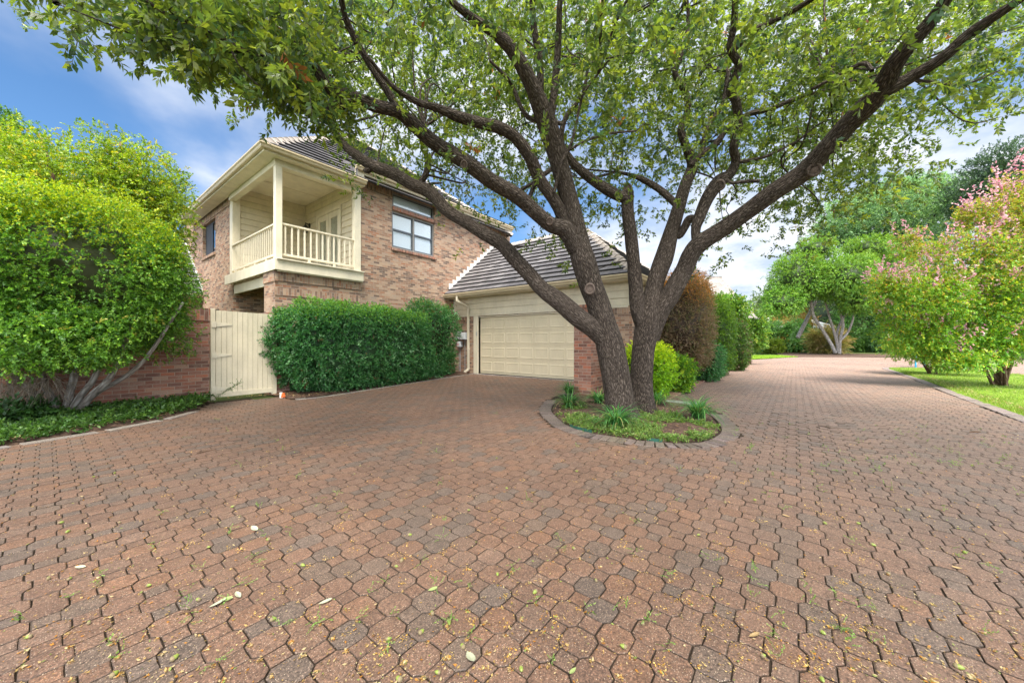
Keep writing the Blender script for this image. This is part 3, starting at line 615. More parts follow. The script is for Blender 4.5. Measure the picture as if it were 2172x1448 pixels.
plane_roof(mr, (X1, Y1, ZE), (-1, 0, 0), (0, -cs, sn), lambda t: (t * cs, X1 - X0 - t * cs), T)
# raised lower courses above the long facade
kk = math.hypot(1.05, .52); mr2 = mr; plane_roof(mr2, (5.75, 10.36, 6.50), (1, 0, 0), (0, 1.05 / kk, .52 / kk), lambda t: (t * .0 + .0, 7.75 - t * .9), kk)
mr2.face([(5.75, 10.36, 6.5), (5.75, 11.41, 7.02), (5.75, 10.8, 6.45), (5.75, 10.36, 6.1)])
# garage hip roof
GX, GY, GZ, gw = 9.50, 3.28, 3.0, 2.93
plane_roof(mr, (GX, GY, GZ), (0, 1, 0), (cs, 0, sn), lambda t: (t * cs, YA - .004 - GY), gw / cs)
plane_roof(mr, (GX + 2 * gw, GY, GZ), (-1, 0, 0), (0, cs, sn), lambda t: (t * cs, 2 * gw - t * cs), gw / cs)
plane_roof(mr, (GX + 2 * gw, YA - .004, GZ), (0, -1, 0), (-cs, 0, sn), lambda t: (0, YA - .004 - GY - t * cs), gw / cs)
# low left wing roof
plane_roof(mr, (-5, 18.2, 3.02), (1, 0, 0), (0, cs, sn), lambda t: (0, XL - .02 + 5), 4.0)
roof = mr.build('roof', ROOF, house)
pk = (X0 + wr, Y0 + wr, ZE + PT * wr)
caps(MB(), (X0, Y0, ZE + .03), pk).build('ridge_cap', CAPT, roof); caps(MB(), (X1, Y0, ZE + .03), (X1 - wr, Y0 + wr, pk[2])).build('ridge_cap', CAPT, roof); caps(MB(), pk, (X1 - wr, Y0 + wr, pk[2])).build('ridge_cap', CAPT, roof); caps(MB(), (X0, Y1, ZE + .03), pk).build('ridge_cap', CAPT, roof)
gp = (GX + gw, GY + gw, GZ + PT * gw); caps(MB(), (GX, GY, GZ + .03), gp).build('ridge_cap', CAPT, roof); caps(MB(), gp, (GX + gw, YA - .35, gp[2])).build('ridge_cap', CAPT, roof); caps(MB(), (GX + 2 * gw, GY, GZ + .03), gp).build('ridge_cap', CAPT, roof)

# stepped flashing where the garage roof meets the wall
m = MB()
n = 14
for i in range(n):
    x = 9.72 + i * .2; z = GZ + PT * (x - GX); m.box(x, YA - .02 - .002 * (i % 2), z - .02, x + .205, YA - .001, z + .30)
m.build('flashing', WHITEP, house); m = MB()
for i in range(14):
    y = 18.35 + i * .2; z = 3.02 + PT * (y - 18.2); m.box(XL - .02 - .002 * (i % 2), y, z - .02, XL - .001, y + .205, z + .28)
m.build('flashing', WHITEP, house)
# gutters (profile swept along straight eaves)
def gutter(m, a, b, nrm, miter=(0, 0)):
    s_m = m.marks.append(len(m.f))
    a, b = np.array(a, float), np.array(b, float); d = (b - a) / np.linalg.norm(b - a); nr = np.array(nrm, float)
    prof = [(0, 0), (.07, 0), (.085, .02), (.095, .065), (.125, .09), (.125, .125), (.11, .125), (.11, .10), (.0, .10)]
    A = [a + nr * p + np.array((0, 0, q)) - d * (p * miter[0]) for p, q in prof]; B = [b + nr * p + np.array((0, 0, q)) + d * (p * miter[1]) for p, q in prof]
    for i in range(len(prof)): j = (i + 1) % len(prof); m.face([A[i], A[j], B[j], B[i]])
    m.face(A[::-1]); m.face(B)
m = MB()
gutter(m, (3.33, 10.42, 6.0), (6.04, 10.42, 6.0), (0, -1, 0), (1, 0)); gutter(m, (3.33, 10.42, 6.0), (3.33, 19.6, 6.0), (-1, 0, 0), (1, 0))
gutter(m, (5.72, 10.46, 6.40), (13.45, 10.46, 6.40), (0, -1, 0))
gutter(m, (9.55, 3.33, 2.88), (9.55, 11.0, 2.88), (-1, 0, 0), (1, 0)); gutter(m, (9.55, 3.33, 2.88), (15.3, 3.33, 2.88), (0, -1, 0), (1, 0))
gutter(m, (-5, 18.25, 2.9), (3.76, 18.25, 2.9), (0, -1, 0))
m.split('gutter', GUTTER, house)
m = MB()   # soffits, fascia, balcony ceiling, beams
m.box(3.33, 10.42, 5.955, 6.03, 10.66, 5.985); m.box(3.33, 10.661, 5.955, 3.70, 19.6, 5.985)
m.box(3.33, 10.425, 5.986, 6.03, 10.45, 6.12); m.box(3.335, 10.45, 5.986, 3.36, 19.5, 6.12)
m.box(3.9, 10.9, 6.30, 6.02, 14.6, 6.34)
m.box(3.66, 10.66, 5.80, 6.0, 10.84, 5.953); m.box(3.66, 10.845, 5.80, 3.84, 14.58, 5.953); m.box(3.70, 10.845, 5.953, 3.90, 14.6, 6.32); m.box(3.7, 10.68, 5.953, 6.0, 10.9, 6.32)
m.box(6.03, 10.47, 6.33, 13.45, 10.72, 6.36); m.box(6.03, 10.46, 6.36, 13.45, 10.49, 6.52); m.box(5.74, 10.47, 6.15, 6.03, 10.50, 6.50)
m.box(9.56, 3.34, 2.86, 9.98, 10.70, 2.882); m.box(9.98, 3.34, 2.86, 15.2, 3.54, 2.882); m.box(9.56, 3.34, 2.884, 9.58, 10.7, 3.0); m.box(9.6, 3.335, 2.884, 15.2, 3.355, 3.0)
m.box(9.56, 10.71, 2.86, 9.7, 10.72, 3.0)
m.split(['soffit', 'soffit', 'fascia', 'fascia', 'ceiling', 'beam', 'beam', 'beam', 'beam', 'soffit', 'fascia', 'fascia', 'soffit', 'soffit', 'fascia', 'fascia', 'fascia'], CREAM2, house, bevel=.004)
m = MB(); m.box(3.9, 10.86, 6.288, 4.6, 10.875, 6.2995)
for y in (12.1, 13.3): m.box(3.92, y, 6.292, 6.0, y + .012, 6.2995)
m.split('ceiling_seam', GUTTER, house)
# balcony
m = MB(); m.box(3.70, 10.66, 3.27, 6.0, 14.58, 3.33); m.box(3.70, 10.60, 3.03, 6.06, 10.66, 3.355) ; m.box(3.62, 10.56, 3.06, 6.06, 10.598, 3.36); m.box(3.62, 10.602, 3.06, 3.66, 14.85, 3.36)
m.box(3.66, 10.50, 3.33, 6.06, 10.555, 3.362)
deck = m.build('balcony_deck', CREAM2, house, bevel=.006)
m = MB()
for y in np.arange(11.7, 14.5, .4): m.box(3.70, y, 3.05, 5.98, y + .045, 3.268)
m.build('joist', GUTTER, deck)
MB().box(3.80, 11.52, 2.76, 3.86, 14.58, 3.04).build('beam', CREAM2, deck, bevel=.005)
m = MB(); m.box(3.67, 10.66, 3.36, 3.83, 10.82, 5.80); m.build('post', CREAM2, house, bevel=.008)
rail = MB(); rail.box(3.835, 10.70, 4.30, 5.83, 10.79, 4.345); rail.box(3.72, 10.825, 4.30, 3.80, 14.53, 4.345); rail.box(3.835, 10.72, 3.48, 5.83, 10.765, 3.54); rail.box(3.735, 10.825, 3.48, 3.78, 14.53, 3.54)
for y in (11.5, 12.4, 13.3, 14.1): rail.box(3.735, y, 3.362, 3.78, y + .08, 3.478)
for x in (4.5, 5.2): rail.box(x, 10.72, 3.362, x + .07, 10.765, 3.478)
rl = rail.build('railing', CREAM2, house, bevel=.004)
for k in range(12): MB().box(3.91 + k * .162, 10.724, 3.54, 3.945 + k * .162, 10.76, 4.30).build('baluster', CREAM2, rl)
for k in range(24): MB().box(3.748, 10.93 + k * .15, 3.54, 3.768, 10.955 + k * .15, 4.30).build('baluster', CREAM2, rl)
# french door with two leaves
m = MB(); y0, y1 = 11.82, 13.60; m.box(XI - .05, y0, 3.335, XI + .05, y0 + .09, 5.72); m.box(XI - .05, y1 - .09, 3.335, XI + .05, y1, 5.72); m.box(XI - .05, y0 + .09, 5.62, XI + .05, y1 - .09, 5.72)
fd = m.build('french_door', CREAM2, house, bevel=.005)
for (a, b) in ((y0 + .10, 12.70), (12.72, y1 - .10)):
    m = MB(); m.wall('x', XI - .03, .04, a, b, 3.345, 5.61, [(a + .16, b - .16, 3.60, 5.42)]); lf = m.build('door_leaf', CREAM2, fd)
    MB().box(XI - .008, a + .16, 3.60, XI - .004, b - .16, 5.42).build('pane', GLASS, lf)
    MB().box(XI + .004, a + .16, 3.60, XI + .008, b - .16, 5.42).build('blind', BLINDG, lf)
for z in (4.28, 4.42): MB().cyl((XI - .06, 12.66, z), (XI - .03, 12.66, z), .028).build('knob', BLACKM, fd)
# wall lantern
ly, lz = 14.16, 5.38; m = MB(); m.box(XI - .05, ly - .05, lz + .02, XI - .025, ly + .05, lz + .18); m.bar((XI - .05, ly, lz + .12), (XI - .17, ly, lz + .16), .012); m.cyl((XI - .17, ly, lz + .02), (XI - .17, ly, lz + .1), .085, .02, 8); m.cyl((XI - .17, ly, lz + .1), (XI - .17, ly, lz + .17), .012, .012, 8)
for a in range(6): q = (XI - .17 + .07 * math.cos(a * 1.047), ly + .07 * math.sin(a * 1.047)); m.bar((*q, lz - .17), (*q, lz + .02), .006)
m.cyl((XI - .17, ly, lz - .19), (XI - .17, ly, lz - .165), .07, .08, 8); lam = m.build('wall_lantern', BLACKM, house)
MB().cyl((XI - .17, ly, lz - .164), (XI - .17, ly, lz + .018), .055, .062, 8).build('glass_shade', GLASS, lam)
# windows of the long facade
def frame(m, a0, a1, z0, z1, wd, d0, d1, axis='y', pos=YA):
    f = (lambda p, q, r_, s: m.box(p, pos + d0, r_, q, pos + d1, s)) if axis == 'y' else (lambda p, q, r_, s: m.box(pos + d0, p, r_, pos + d1, q, s))
    f(a0, a0 + wd, z0, z1); f(a1 - wd, a1, z0, z1); f(a0 + wd, a1 - wd, z0, z0 + wd); f(a0 + wd, a1 - wd, z1 - wd, z1)
def window(a0, a1, z0, z1, sashes, label=None):
    m = MB(); frame(m, a0, a1, z0, z1, .055, .035, .12)
    if sashes: c = (a0 + a1) / 2; m.box(c - .028, YA + .035, z0 + .055, c + .028, YA + .12, z1 - .055)
    o = m.build('window', GREYP, house, bevel=.004)
    cells = [(a0 + .055, (a0 + a1) / 2 - .028), ((a0 + a1) / 2 + .028, a1 - .055)] if sashes else [(a0 + .055, a1 - .055)]
    for (p, q) in cells:
        if sashes:
            zm = (z0 + z1) / 2; s = MB(); frame(s, p + .001, q - .001, z0 + .056, zm + .02, .035, .055, .085); frame(s, p + .001, q - .001, zm + .0205, z1 - .056, .03, .07, .10)
            s.build('sash', DARKP, o)
        else: s = MB(); frame(s, p + .001, q - .001, z0 + .056, z1 - .056, .025, .055, .085); s.build('sash', DARKP, o)
        MB().box(p, YA + .088, z0 + .05, q, YA + .092, z1 - .05).build('pane', GLASS, o)
    MB().box(a0 + .045, YA + .105, z0 + .045, a1 - .045, YA + .112, z1 - .045).build('blind', BLIND, o)
    return o
wa = window(*W1, True); wb = window(*W2, False)
m = MB(); m.box(W1[0] - .03, YA - .05, 4.28, W1[1] + .06, YA + .06, 4.366, swap=True); m.build('sill', BRICKD, wa)
m = MB(); m.box(W2[0] - .01, YA - .045, 5.64, W2[1] + .03, YA + .06, 5.756, swap=True); m.build('sill', BRICKD, wb)
# window of the left face (dark sliding window)
m = MB(); frame(m, 16.6, 18.34, 4.45, 5.72, .05, .10, .16, 'x', XL); m.box(XL + .1, 17.42, 4.5, XL + .16, 17.48, 5.67); wl = m.build('window', DARKP, house)
MB().box(XL + .125, 16.65, 4.5, XL + .13, 18.3, 5.68).build('pane', GLASSD, wl); MB().box(XL + .105, 17.5, 4.5, XL + .11, 18.29, 5.67).build('insect_screen', mat('screen', (.05, .055, .065), .9), wl)
MB().box(XL - .05, 16.56, 4.35, XL + .08, 18.38, 4.447, swap=True).build('sill', BRICK, wl); MB().box(XL + .3, 16.3, 4.2, XL + .34, 18.6, 5.9).build('dark_backing', mat('dark_room', (.03, .035, .04), .9), wl)  # dark sheet behind the pane, coloured to stand in for the unlit room
m = MB(); frame(m, 16.15, 16.95, 1.2, 2.36, .05, .08, .14, 'x', XL); wk = m.build('window', DARKP, house); MB().box(XL + .11, 16.2, 1.25, XL + .115, 16.9, 2.31).build('pane', GLASSD, wk)
# garage door: 4 x 8 raised panels
m = MB(); dy0, dy1, dz1 = 4.5, 9.38, 2.10; m.box(XG + .10, dy0, 0.0, XG + .14, dy1, dz1)
for r_ in range(4):
    z0 = .012 + r_ * .522; z1 = z0 + .512; m.box(XG + .085, dy0 + .004, z0, XG + .0995, dy1 - .004, z1)
gd = m.build('garage_door', DOORC, house, bevel=.004)
for r_ in range(4):
    for c in range(8):
        y = dy0 + .035 + c * .6075; z0 = .09 + r_ * .522; y2 = y + .54; z2 = z0 + .36
        m = MB(); A = [(XG + .0848, y, z0), (XG + .0848, y2, z0), (XG + .0848, y2, z2), (XG + .0848, y, z2)]
        B = [(XG + .098, y + .03, z0 + .03), (XG + .098, y2 - .03, z0 + .03), (XG + .098, y2 - .03, z2 - .03), (XG + .098, y + .03, z2 - .03)]
        fr_ = lambda d, i_: [(XG + d, y + i_, z0 + i_), (XG + d, y2 - i_, z0 + i_), (XG + d, y2 - i_, z2 - i_), (XG + d, y + i_, z2 - i_)]
        Rg = [fr_(.0845, 0), fr_(.073, .012), fr_(.073, .028), fr_(.080, .05), fr_(.080, .07)]
        for k in range(4):
            for e in range(4): m.face([Rg[k][e], Rg[k][(e + 1) % 4], Rg[k + 1][(e + 1) % 4], Rg[k + 1][e]])
        m.face(Rg[4]); m.build('door_panel', DOORC, gd)
MB().box(XG + .06, dy0, -.02, XG + .16, dy1, .012).build('weather_strip', BLACKM, gd)
# downspout
m = MB(); m.box(9.46, 9.98, 2.72, 9.53, 10.05, 2.90); m.bar((9.495, 10.015, 2.73), (9.93, 9.86, 2.52), .035); m.box(9.90, 9.82, .12, 9.965, 9.90, 2.54); m.bar((9.93, 9.86, .13), (9.75, 9.9, .04), .036)
for z in (.9, 2.0): m.box(9.955, 9.80, z, 9.975, 9.92, z + .04)
m.build('downspout', CREAM2, house, bevel=.004)
m = MB(); m.box(9.94, 9.42, 1.42, 9.958, 9.47, 1.56); m.build('door_sensor', mat('sensor_grey', (.4, .38, .34), .5), house, bevel=.004)
# interior block-out so no daylight leaks through openings
MB().box(7.0, 11.2, 3.6, 9.2, 11.25, 6.4).build('inner_wall', CREAM, house)
# utility boxes beside the hedge
GB = mat('grey_box', (.36, .37, .37), .4); WB = mat('pale_box', (.56, .59, .60), .4); RD = mat('red_sticker', (.5, .03, .02), .5)
def ubox(name, label, y, z, wy, hz, dx, mt, lid=True, red=False):
    e = empty(name, (XG, y, z), label, 'utility box')
    MB().box(XG - dx, y - wy / 2, z, XG - .002, y + wy / 2, z + hz).build('body', mt, e, bevel=.015)
    if lid: MB().box(XG - dx - .012, y - wy / 2 + .012, z + .02, XG - dx + .001, y + wy / 2 - .012, z + hz - .02).build('cover', mt, e, bevel=.005)
    if red: MB().box(XG - dx - .016, y + .005, z + .06, XG - dx - .0125, y + .05, z + .15).build('sticker', RD, e)
    m = MB(); m.cyl((XG - .03, y, .02), (XG - .03, y, z), .012); m.build('conduit', GB, e)
ubox('breaker_box', 'tall grey metal utility box on brick half behind the hedge', 10.40, 1.28, .24, .36, .14, GB)
ubox('meter_box', 'pale rounded plastic utility box between the tall grey box and the downspout', 10.08, 1.27, .25, .27, .16, WB)
ubox('switch_box', 'small grey utility box with red sticker below the pale one', 10.33, .98, .2, .22, .12, WB, red=True)
# pillar at the bed corner
m = MB(); m.box(7.2, 3.46, -.05, 7.95, 3.87, 1.93); pil = tag(m.build('brick_pillar', BRICKD), 'free-standing brick pillar behind the oak trunks beside the garage door', 'pillar')
m = MB(); m.box(7.17, 3.43, 1.932, 7.98, 3.90, 2.0, swap=True); m.build('cap_course', BRICKD, pil)
m = MB(); m.box(7.14, 3.40, -.05, 7.99, 3.458, .09); m.build('footing', BRICKD, pil)

# ------------------------------------------------------------------ brick fence and gate
m = MB(); m.box(-5, 9.42, -.05, 2.05, 9.64, 1.62); fen = tag(m.build('brick_fence', BRICKD), 'dark red brick garden wall running left from the cream gate', 'wall')
m = MB(); m.box(-5, 9.40, 1.621, 2.055, 9.66, 1.87, swap=True); m.build('soldier_cap', BRICKD, fen)
m = MB(); m.box(3.26, 9.42, -.05, 3.55, 10.70, 1.9); sf = tag(m.build('brick_fence', BRICKD), 'short brick wall between the cream gate and the clipped hedge', 'wall')
gate = empty('gate', (2.1, 9.4, 0), 'cream plank garden gate with strap hinges in the brick wall', 'gate')
n = 11; x = 2.14; pw_ = (3.16 - 2.14) / n
m = MB()
for k in range(n): m.box(2.14 + k * pw_ + .003, 9.38, .07, 2.14 + (k + 1) * pw_ - .003, 9.402, 1.84 - .0025 * k)
m.build('plank_panel', CREAM, gate, bevel=.002)
m = MB(); m.box(2.14, 9.404, .25, 3.16, 9.44, .35); m.box(2.14, 9.404, 1.5, 3.16, 9.44, 1.6); m.box(2.13, 9.36, .05, 3.17, 9.378, .15); m.split('gate_rail', CREAM, gate, bevel=.003)
MB().box(2.06, 9.37, 0, 2.135, 9.46, 1.87).build('gate_post', CREAM, gate, bevel=.004); MB().box(3.165, 9.37, 0, 3.25, 9.46, 1.80).build('gate_post', CREAM, gate, bevel=.004)
for z in (.22, .92, 1.55):
    m = MB(); m.box(2.07, 9.355, z - .06, 2.13, 9.368, z + .06); P_ = [(2.14, z - .05), (2.14, z + .05), (2.40, z + .01), (2.40, z - .01)]
    m.face([(p, 9.366, q) for p, q in P_]); m.face([(p, 9.379, q) for p, q in P_])
    for i in range(4): a, b = P_[i], P_[(i + 1) % 4]; m.face([(a[0], 9.366, a[1]), (b[0], 9.366, b[1]), (b[0], 9.379, b[1]), (a[0], 9.379, a[1])])
    m.cyl((2.135, 9.362, z - .07), (2.135, 9.362, z + .07), .010, n=8); m.build('hinge', CREAM2, gate)
m = MB(); m.box(2.93, 9.36, .90, 3.04, 9.379, .915); m.box(3.10, 9.36, .89, 3.21, 9.379, .91); m.cyl((3.04, 9.35, .905), (3.10, 9.35, .905), .008, n=8); m.build('latch', CREAM2, gate)
sg_e = empty('leafy_sprig', (2.35, 9.1, 0), 'thin leafy sprig growing in front of the lower left corner of the gate', 'plant')
sp_ = [[(2.0, 9.15, .0, .004), (2.15, 9.08, .14, .003), (2.32, 9.02, .27, .002), (2.45, 8.98, .34, .001)]]
# small orange marker beside the gate
om = empty('marker_cap', (3.12, 8.75, 0), 'small orange cap on a white pipe between gate and hedge', 'marker')
MB().cyl((3.12, 8.75, -.02), (3.12, 8.75, .10), .035, .03, 12).build('pipe', WHITEP, om); MB().cyl((3.15, 8.72, .0), (3.15, 8.72, .09), .045, .03, 12).build('cap', mat('orange', (.75, .13, .02), .5), om)

# ------------------------------------------------------------------ the two-trunked live oak
oak = empty('live_oak', tuple(gnd(1335, 885)), 'large two-trunked live oak in the kerbed island, its limbs spreading over the drive', 'tree')
def pth(rows): return [(*at(x, y, d), r * .94 * d / F) for (x, y, d, r) in rows]
g1 = gnd(1322, 890); 
T1 = pth([(1322, 898, 5.6, 37), (1317, 868, 5.62, 32), (1309, 820, 5.64, 31), (1300, 767, 5.65, 31), (1290, 720, 5.66, 30), (1279, 684, 5.66, 28), (1269, 645, 5.66, 26), (1254, 605, 5.65, 26), (1240, 560, 5.62, 27), (1229, 520, 5.6, 24), (1222, 483, 5.55, 21), (1205, 417, 5.45, 20), (1182, 333, 5.3, 20), (1160, 262, 5.1, 22), (1131, 187, 4.85, 17), (1091, 113, 4.6, 15), (1050, 70, 4.45, 13), (1010, 45, 4.3, 10), (960, 5, 4.1, 7), (900, -60, 3.9, 5)])
T2 = pth([(1362, 884, 6.15, 32), (1361, 862, 6.2, 28), (1360, 820, 6.25, 25), (1361, 788, 6.26, 24), (1365, 740, 6.28, 24), (1372, 700, 6.3, 27), (1380, 660, 6.3, 27), (1386, 620, 6.32, 20), (1396, 580, 6.35, 19), (1408, 548, 6.4, 20), (1420, 506, 6.45, 17), (1437, 450, 6.5, 14), (1453, 394, 6.55, 12.5), (1469, 351, 6.55, 12), (1456, 313, 6.5, 9), (1445, 275, 6.45, 8), (1459, 232, 6.4, 7.5), (1453, 194, 6.3, 7), (1432, 156, 6.2, 6), (1448, 113, 6.1, 5), (1460, 40, 6, 4), (1450, -50, 5.8, 3)])
LIMBS = [
 [(1222, 530, 5.58, 18), (1200, 488, 5.5, 20), (1170, 478, 5.45, 17), (1140, 455, 5.35, 16), (1097, 417, 5.2, 17), (1041, 383, 5.0, 17), (987, 343, 4.8, 17), (930, 310, 4.6, 16), (881, 270, 4.4, 15), (845, 238, 4.2, 14), (797, 225, 4.0, 14), (740, 202, 3.8, 13), (700, 190, 3.7, 12), (667, 143, 3.55, 10), (600, 67, 3.3, 9), (555, 22, 3.2, 8), (500, -40, 3.0, 6)],
 [(1218, 520, 5.56, 16), (1195, 465, 5.5, 15), (1178, 430, 5.4, 13), (1143, 378, 5.25, 13.5), (1124, 333, 5.1, 14), (1094, 293, 4.95, 13), (1057, 271, 4.8, 13), (1014, 260, 4.65, 12), (971, 247, 4.5, 12), (930, 230, 4.35, 9), (880, 214, 4.2, 7), (830, 180, 4.0, 5), (780, 120, 3.8, 3.5)],
 [(1290, 735, 5.66, 16), (1262, 700, 5.6, 21), (1225, 672, 5.58, 22), (1187, 640, 5.6, 21), (1151, 614, 5.65, 18), (1128, 588, 5.7, 17), (1095, 552, 5.75, 17), (1063, 517, 5.8, 16), (1024, 494, 5.85, 15), (986, 470, 5.9, 14), (950, 448, 5.95, 14), (911, 408, 6.0, 14.5), (874, 391, 6.0, 14), (834, 368, 6.0, 14), (791, 352, 6.0, 13), (757, 330, 5.95, 11), (727, 305, 5.9, 9), (705, 270, 5.8, 8), (690, 235, 5.6, 6), (670, 190, 5.3, 4)],
 [(745, 215, 3.82, 10), (700, 232, 3.75, 11), (683, 242, 3.7, 12), (655, 215, 3.55, 10), (633, 193, 3.45, 9), (583, 150, 3.2, 8), (520, 112, 3.0, 8), (467, 87, 2.8, 7), (390, 50, 2.6, 5), (333, 18, 2.5, 4), (270, -30, 2.4, 3)],
 [(850, 240, 4.2, 9), (820, 192, 4.1, 8), (791, 147, 4.0, 8), (757, 90, 3.85, 7.5), (731, 33, 3.7, 7), (720, -30, 3.5, 6)],
 [(1156, 250, 5.05, 10), (1146, 205, 5.0, 9), (1146, 150, 4.9, 8), (1140, 105, 4.8, 8), (1132, 55, 4.7, 7), (1128, -30, 4.5, 6)],
 [(1166, 258, 5.08, 9), (1174, 213, 5.05, 9), (1180, 150, 5.0, 8), (1184, 90, 4.9, 7), (1188, 0, 4.7, 6), (1195, -60, 4.6, 5)],
 [(888, 393, 6.0, 7), (903, 370, 5.95, 6.5), (907, 345, 5.9, 6), (900, 318, 5.8, 5), (893, 298, 5.7, 4), (900, 270, 5.6, 3)],
 [(1120, 425, 5.3, 4), (1140, 382, 5.5, 5), (1165, 362, 5.7, 5), (1185, 340, 5.8, 4)],
 [(1372, 712, 6.28, 16), (1354, 660, 6.28, 17), (1348, 605, 6.3, 15.5), (1344, 560, 6.3, 14), (1338, 500, 6.3, 14), (1332, 450, 6.3, 13.5), (1331, 408, 6.3, 14)],
 [(1340, 425, 6.3, 11), (1318, 417, 6.28, 12), (1290, 404, 6.25, 11.5), (1260, 384, 6.2, 11), (1232, 362, 6.15, 10), (1207, 335, 6.1, 9), (1190, 300, 6.0, 7), (1200, 250, 5.9, 5), (1235, 200, 5.8, 4), (1250, 130, 5.7, 3)],
 [(1380, 720, 6.3, 17), (1398, 661, 6.25, 21), (1418, 630, 6.2, 21), (1433, 605, 6.15, 20), (1451, 573, 6.1, 19), (1466, 540, 6.0, 19), (1487, 515, 5.9, 19), (1540, 481, 5.7, 18), (1594, 442, 5.45, 18.5), (1648, 402, 5.2, 20), (1702, 367, 5.0, 20.5), (1756, 313, 4.7, 21), (1799, 264, 4.45, 21), (1842, 221, 4.2, 22), (1872, 183, 4.0, 21), (1898, 135, 3.8, 18), (1928, 97, 3.65, 16), (1971, 49, 3.5, 14), (2006, 0, 3.35, 12), (2050, -70, 3.2, 9)],
 [(1864, 200, 4.05, 13), (1895, 185, 3.95, 14), (1934, 163, 3.85, 13), (1998, 124, 3.65, 12), (2052, 76, 3.5, 12), (2106, 38, 3.35, 10.5), (2160, 2, 3.2, 9), (2230, -50, 3.0, 7)],
 [(1478, 525, 5.95, 9), (1476, 488, 6.0, 10), (1482, 465, 6.0, 12), (1502, 418, 6.0, 14), (1526, 385, 6.0, 15), (1547, 370, 5.95, 11), (1561, 342, 5.9, 9.5), (1556, 313, 5.8, 9), (1567, 268, 5.7, 9.5), (1561, 216, 5.55, 9), (1549, 189, 5.5, 8.5), (1567, 140, 5.35, 8), (1549, 103, 5.25, 7.5), (1557, 54, 5.1, 7), (1560, -5, 4.9, 6), (1570, -60, 4.7, 5)],
 [(1549, 112, 5.25, 6), (1567, 95, 5.2, 7), (1610, 60, 5.0, 6.5), (1675, 27, 4.8, 6), (1727, -4, 4.6, 5), (1800, -50, 4.4, 4)],
 [(1466, 352, 6.5, 7), (1486, 328, 6.45, 7), (1518, 306, 6.4, 7), (1545, 270, 6.3, 6), (1588, 243, 6.2, 6), (1637, 230, 6.1, 5), (1700, 205, 6.0, 4), (1760, 190, 5.9, 2.5)],
 [(1472, 345, 6.5, 6), (1486, 324, 6.5, 6), (1502, 270, 6.4, 5.5), (1534, 216, 6.3, 5), (1545, 150, 6.2, 4)],
 [(1428, 490, 6.45, 8), (1440, 500, 6.4, 8), (1452, 482, 6.35, 8.5), (1462, 465, 6.3, 9), (1478, 462, 6.2, 8), (1490, 440, 6.1, 8)],
 [(1440, 440, 6.5, 7), (1420, 420, 6.6, 8), (1399, 402, 6.7, 7.5), (1367, 383, 6.8, 6.5), (1340, 372, 6.9, 4.5), (1310, 365, 7.0, 3)],
 [(1175, 408, 5.25, 4), (1190, 350, 5.15, 4), (1205, 320, 5.1, 4), (1216, 290, 5.05, 3.2), (1230, 225, 5.0, 3), (1240, 195, 4.9, 2.5), (1270, 155, 4.8, 2)],
 [(1205, 320, 5.1, 3), (1240, 300, 5.1, 3), (1290, 284, 5.1, 2.5), (1350, 278, 5.1, 2)],
 [(1190, 262, 5.1, 5), (1120, 248, 5.05, 5), (1090, 190, 5.0, 4.5), (1075, 165, 4.9, 4), (1040, 130, 4.8, 3)],
 [(1560, 345, 5.9, 4), (1590, 340, 5.8, 4), (1630, 330, 5.7, 3.5), (1690, 300, 5.6, 2.5)],
 [(1850, 150, 4.1, 4), (1830, 135, 4.2, 4.5), (1780, 160, 4.4, 4), (1720, 190, 4.6, 3)],
 [(1610, 384, 5.4, 4), (1580, 385, 5.4, 4), (1553, 388, 5.4, 3.5), (1540, 380, 5.5, 3)],
 [(1900, 165, 3.9, 3), (1960, 172, 3.8, 3), (2040, 180, 3.7, 2.2), (2120, 150, 3.6, 1.5)],
 [(1080, 415, 5.2, 3), (1110, 400, 5.4, 3.5), (1150, 375, 5.6, 3)],
 [(800, 345, 6.0, 5), (780, 362, 5.98, 7), (772, 358, 5.95, 5)],
 [(560, 120, 3.1, 3), (480, 110, 2.9, 3), (350, 105, 2.7, 2.5), (250, 60, 2.5, 2), (120, 8, 2.4, 1.3)],
]
va = []
t1o = tubes('trunk', [T1], BARK, oak, n=48, step=.022, rough=.035, seed=1, flare=.22)
t2o = tubes('trunk', [T2], BARK, oak, n=44, step=.025, rough=.035, seed=2, flare=.22)
LP = [pth(l) for l in LIMBS]
for i, l in enumerate(LP): tubes('limb', [l], BARK, oak, n=28 if max(q[3] for q in l) > .05 else 12, step=.03, rough=.05, seed=3 + i)
# pruning scars
def scar(px, py, d, r, dn):
    c = at(px, py, d); v_ = at(px + dn[0] * 60, py + dn[1] * 60, d - .55) - c; v_ /= np.linalg.norm(v_); m = MB(); rr_ = r * d / F
    o_ = c + v_ * (dn[2] * d / F)
    x = np.cross(v_, (0, 0, 1)); x /= np.linalg.norm(x); y = np.cross(v_, x); nseg = 20; Rg = []
    for (q, h) in ((1.35, -.045), (1.28, -.005), (1.08, .012), (.9, .010), (.78, -.004), (.45, -.002), (.12, .001)): Rg.append([o_ + (x * math.cos(t) * q * (1 + .05 * math.sin(3 * t)) + y * math.sin(t) * q * 1.12) * rr_ + v_ * h for t in np.linspace(0, 2 * math.pi, nseg, endpoint=False)])
    for k in range(len(Rg) - 1):
        for e in range(nseg): m.face([Rg[k][e], Rg[k][(e + 1) % nseg], Rg[k + 1][(e + 1) % nseg], Rg[k + 1][e]])
    m.face(Rg[-1]); m.build('pruning_scar', CUT, oak, smooth=True)
scar(1251, 612, 5.65, 8.5, (0, .04, 27)); scar(1727, 358, 4.92, 10, (.05, .2, 22)); scar(1527, 392, 6.0, 8, (-.05, .1, 16)); scar(1167, 468, 5.4, 6, (-.1, .1, 18)); scar(984, 348, 4.8, 6, (0, .05, 18)); scar(1331, 403, 6.3, 8, (0, -.3, 11))
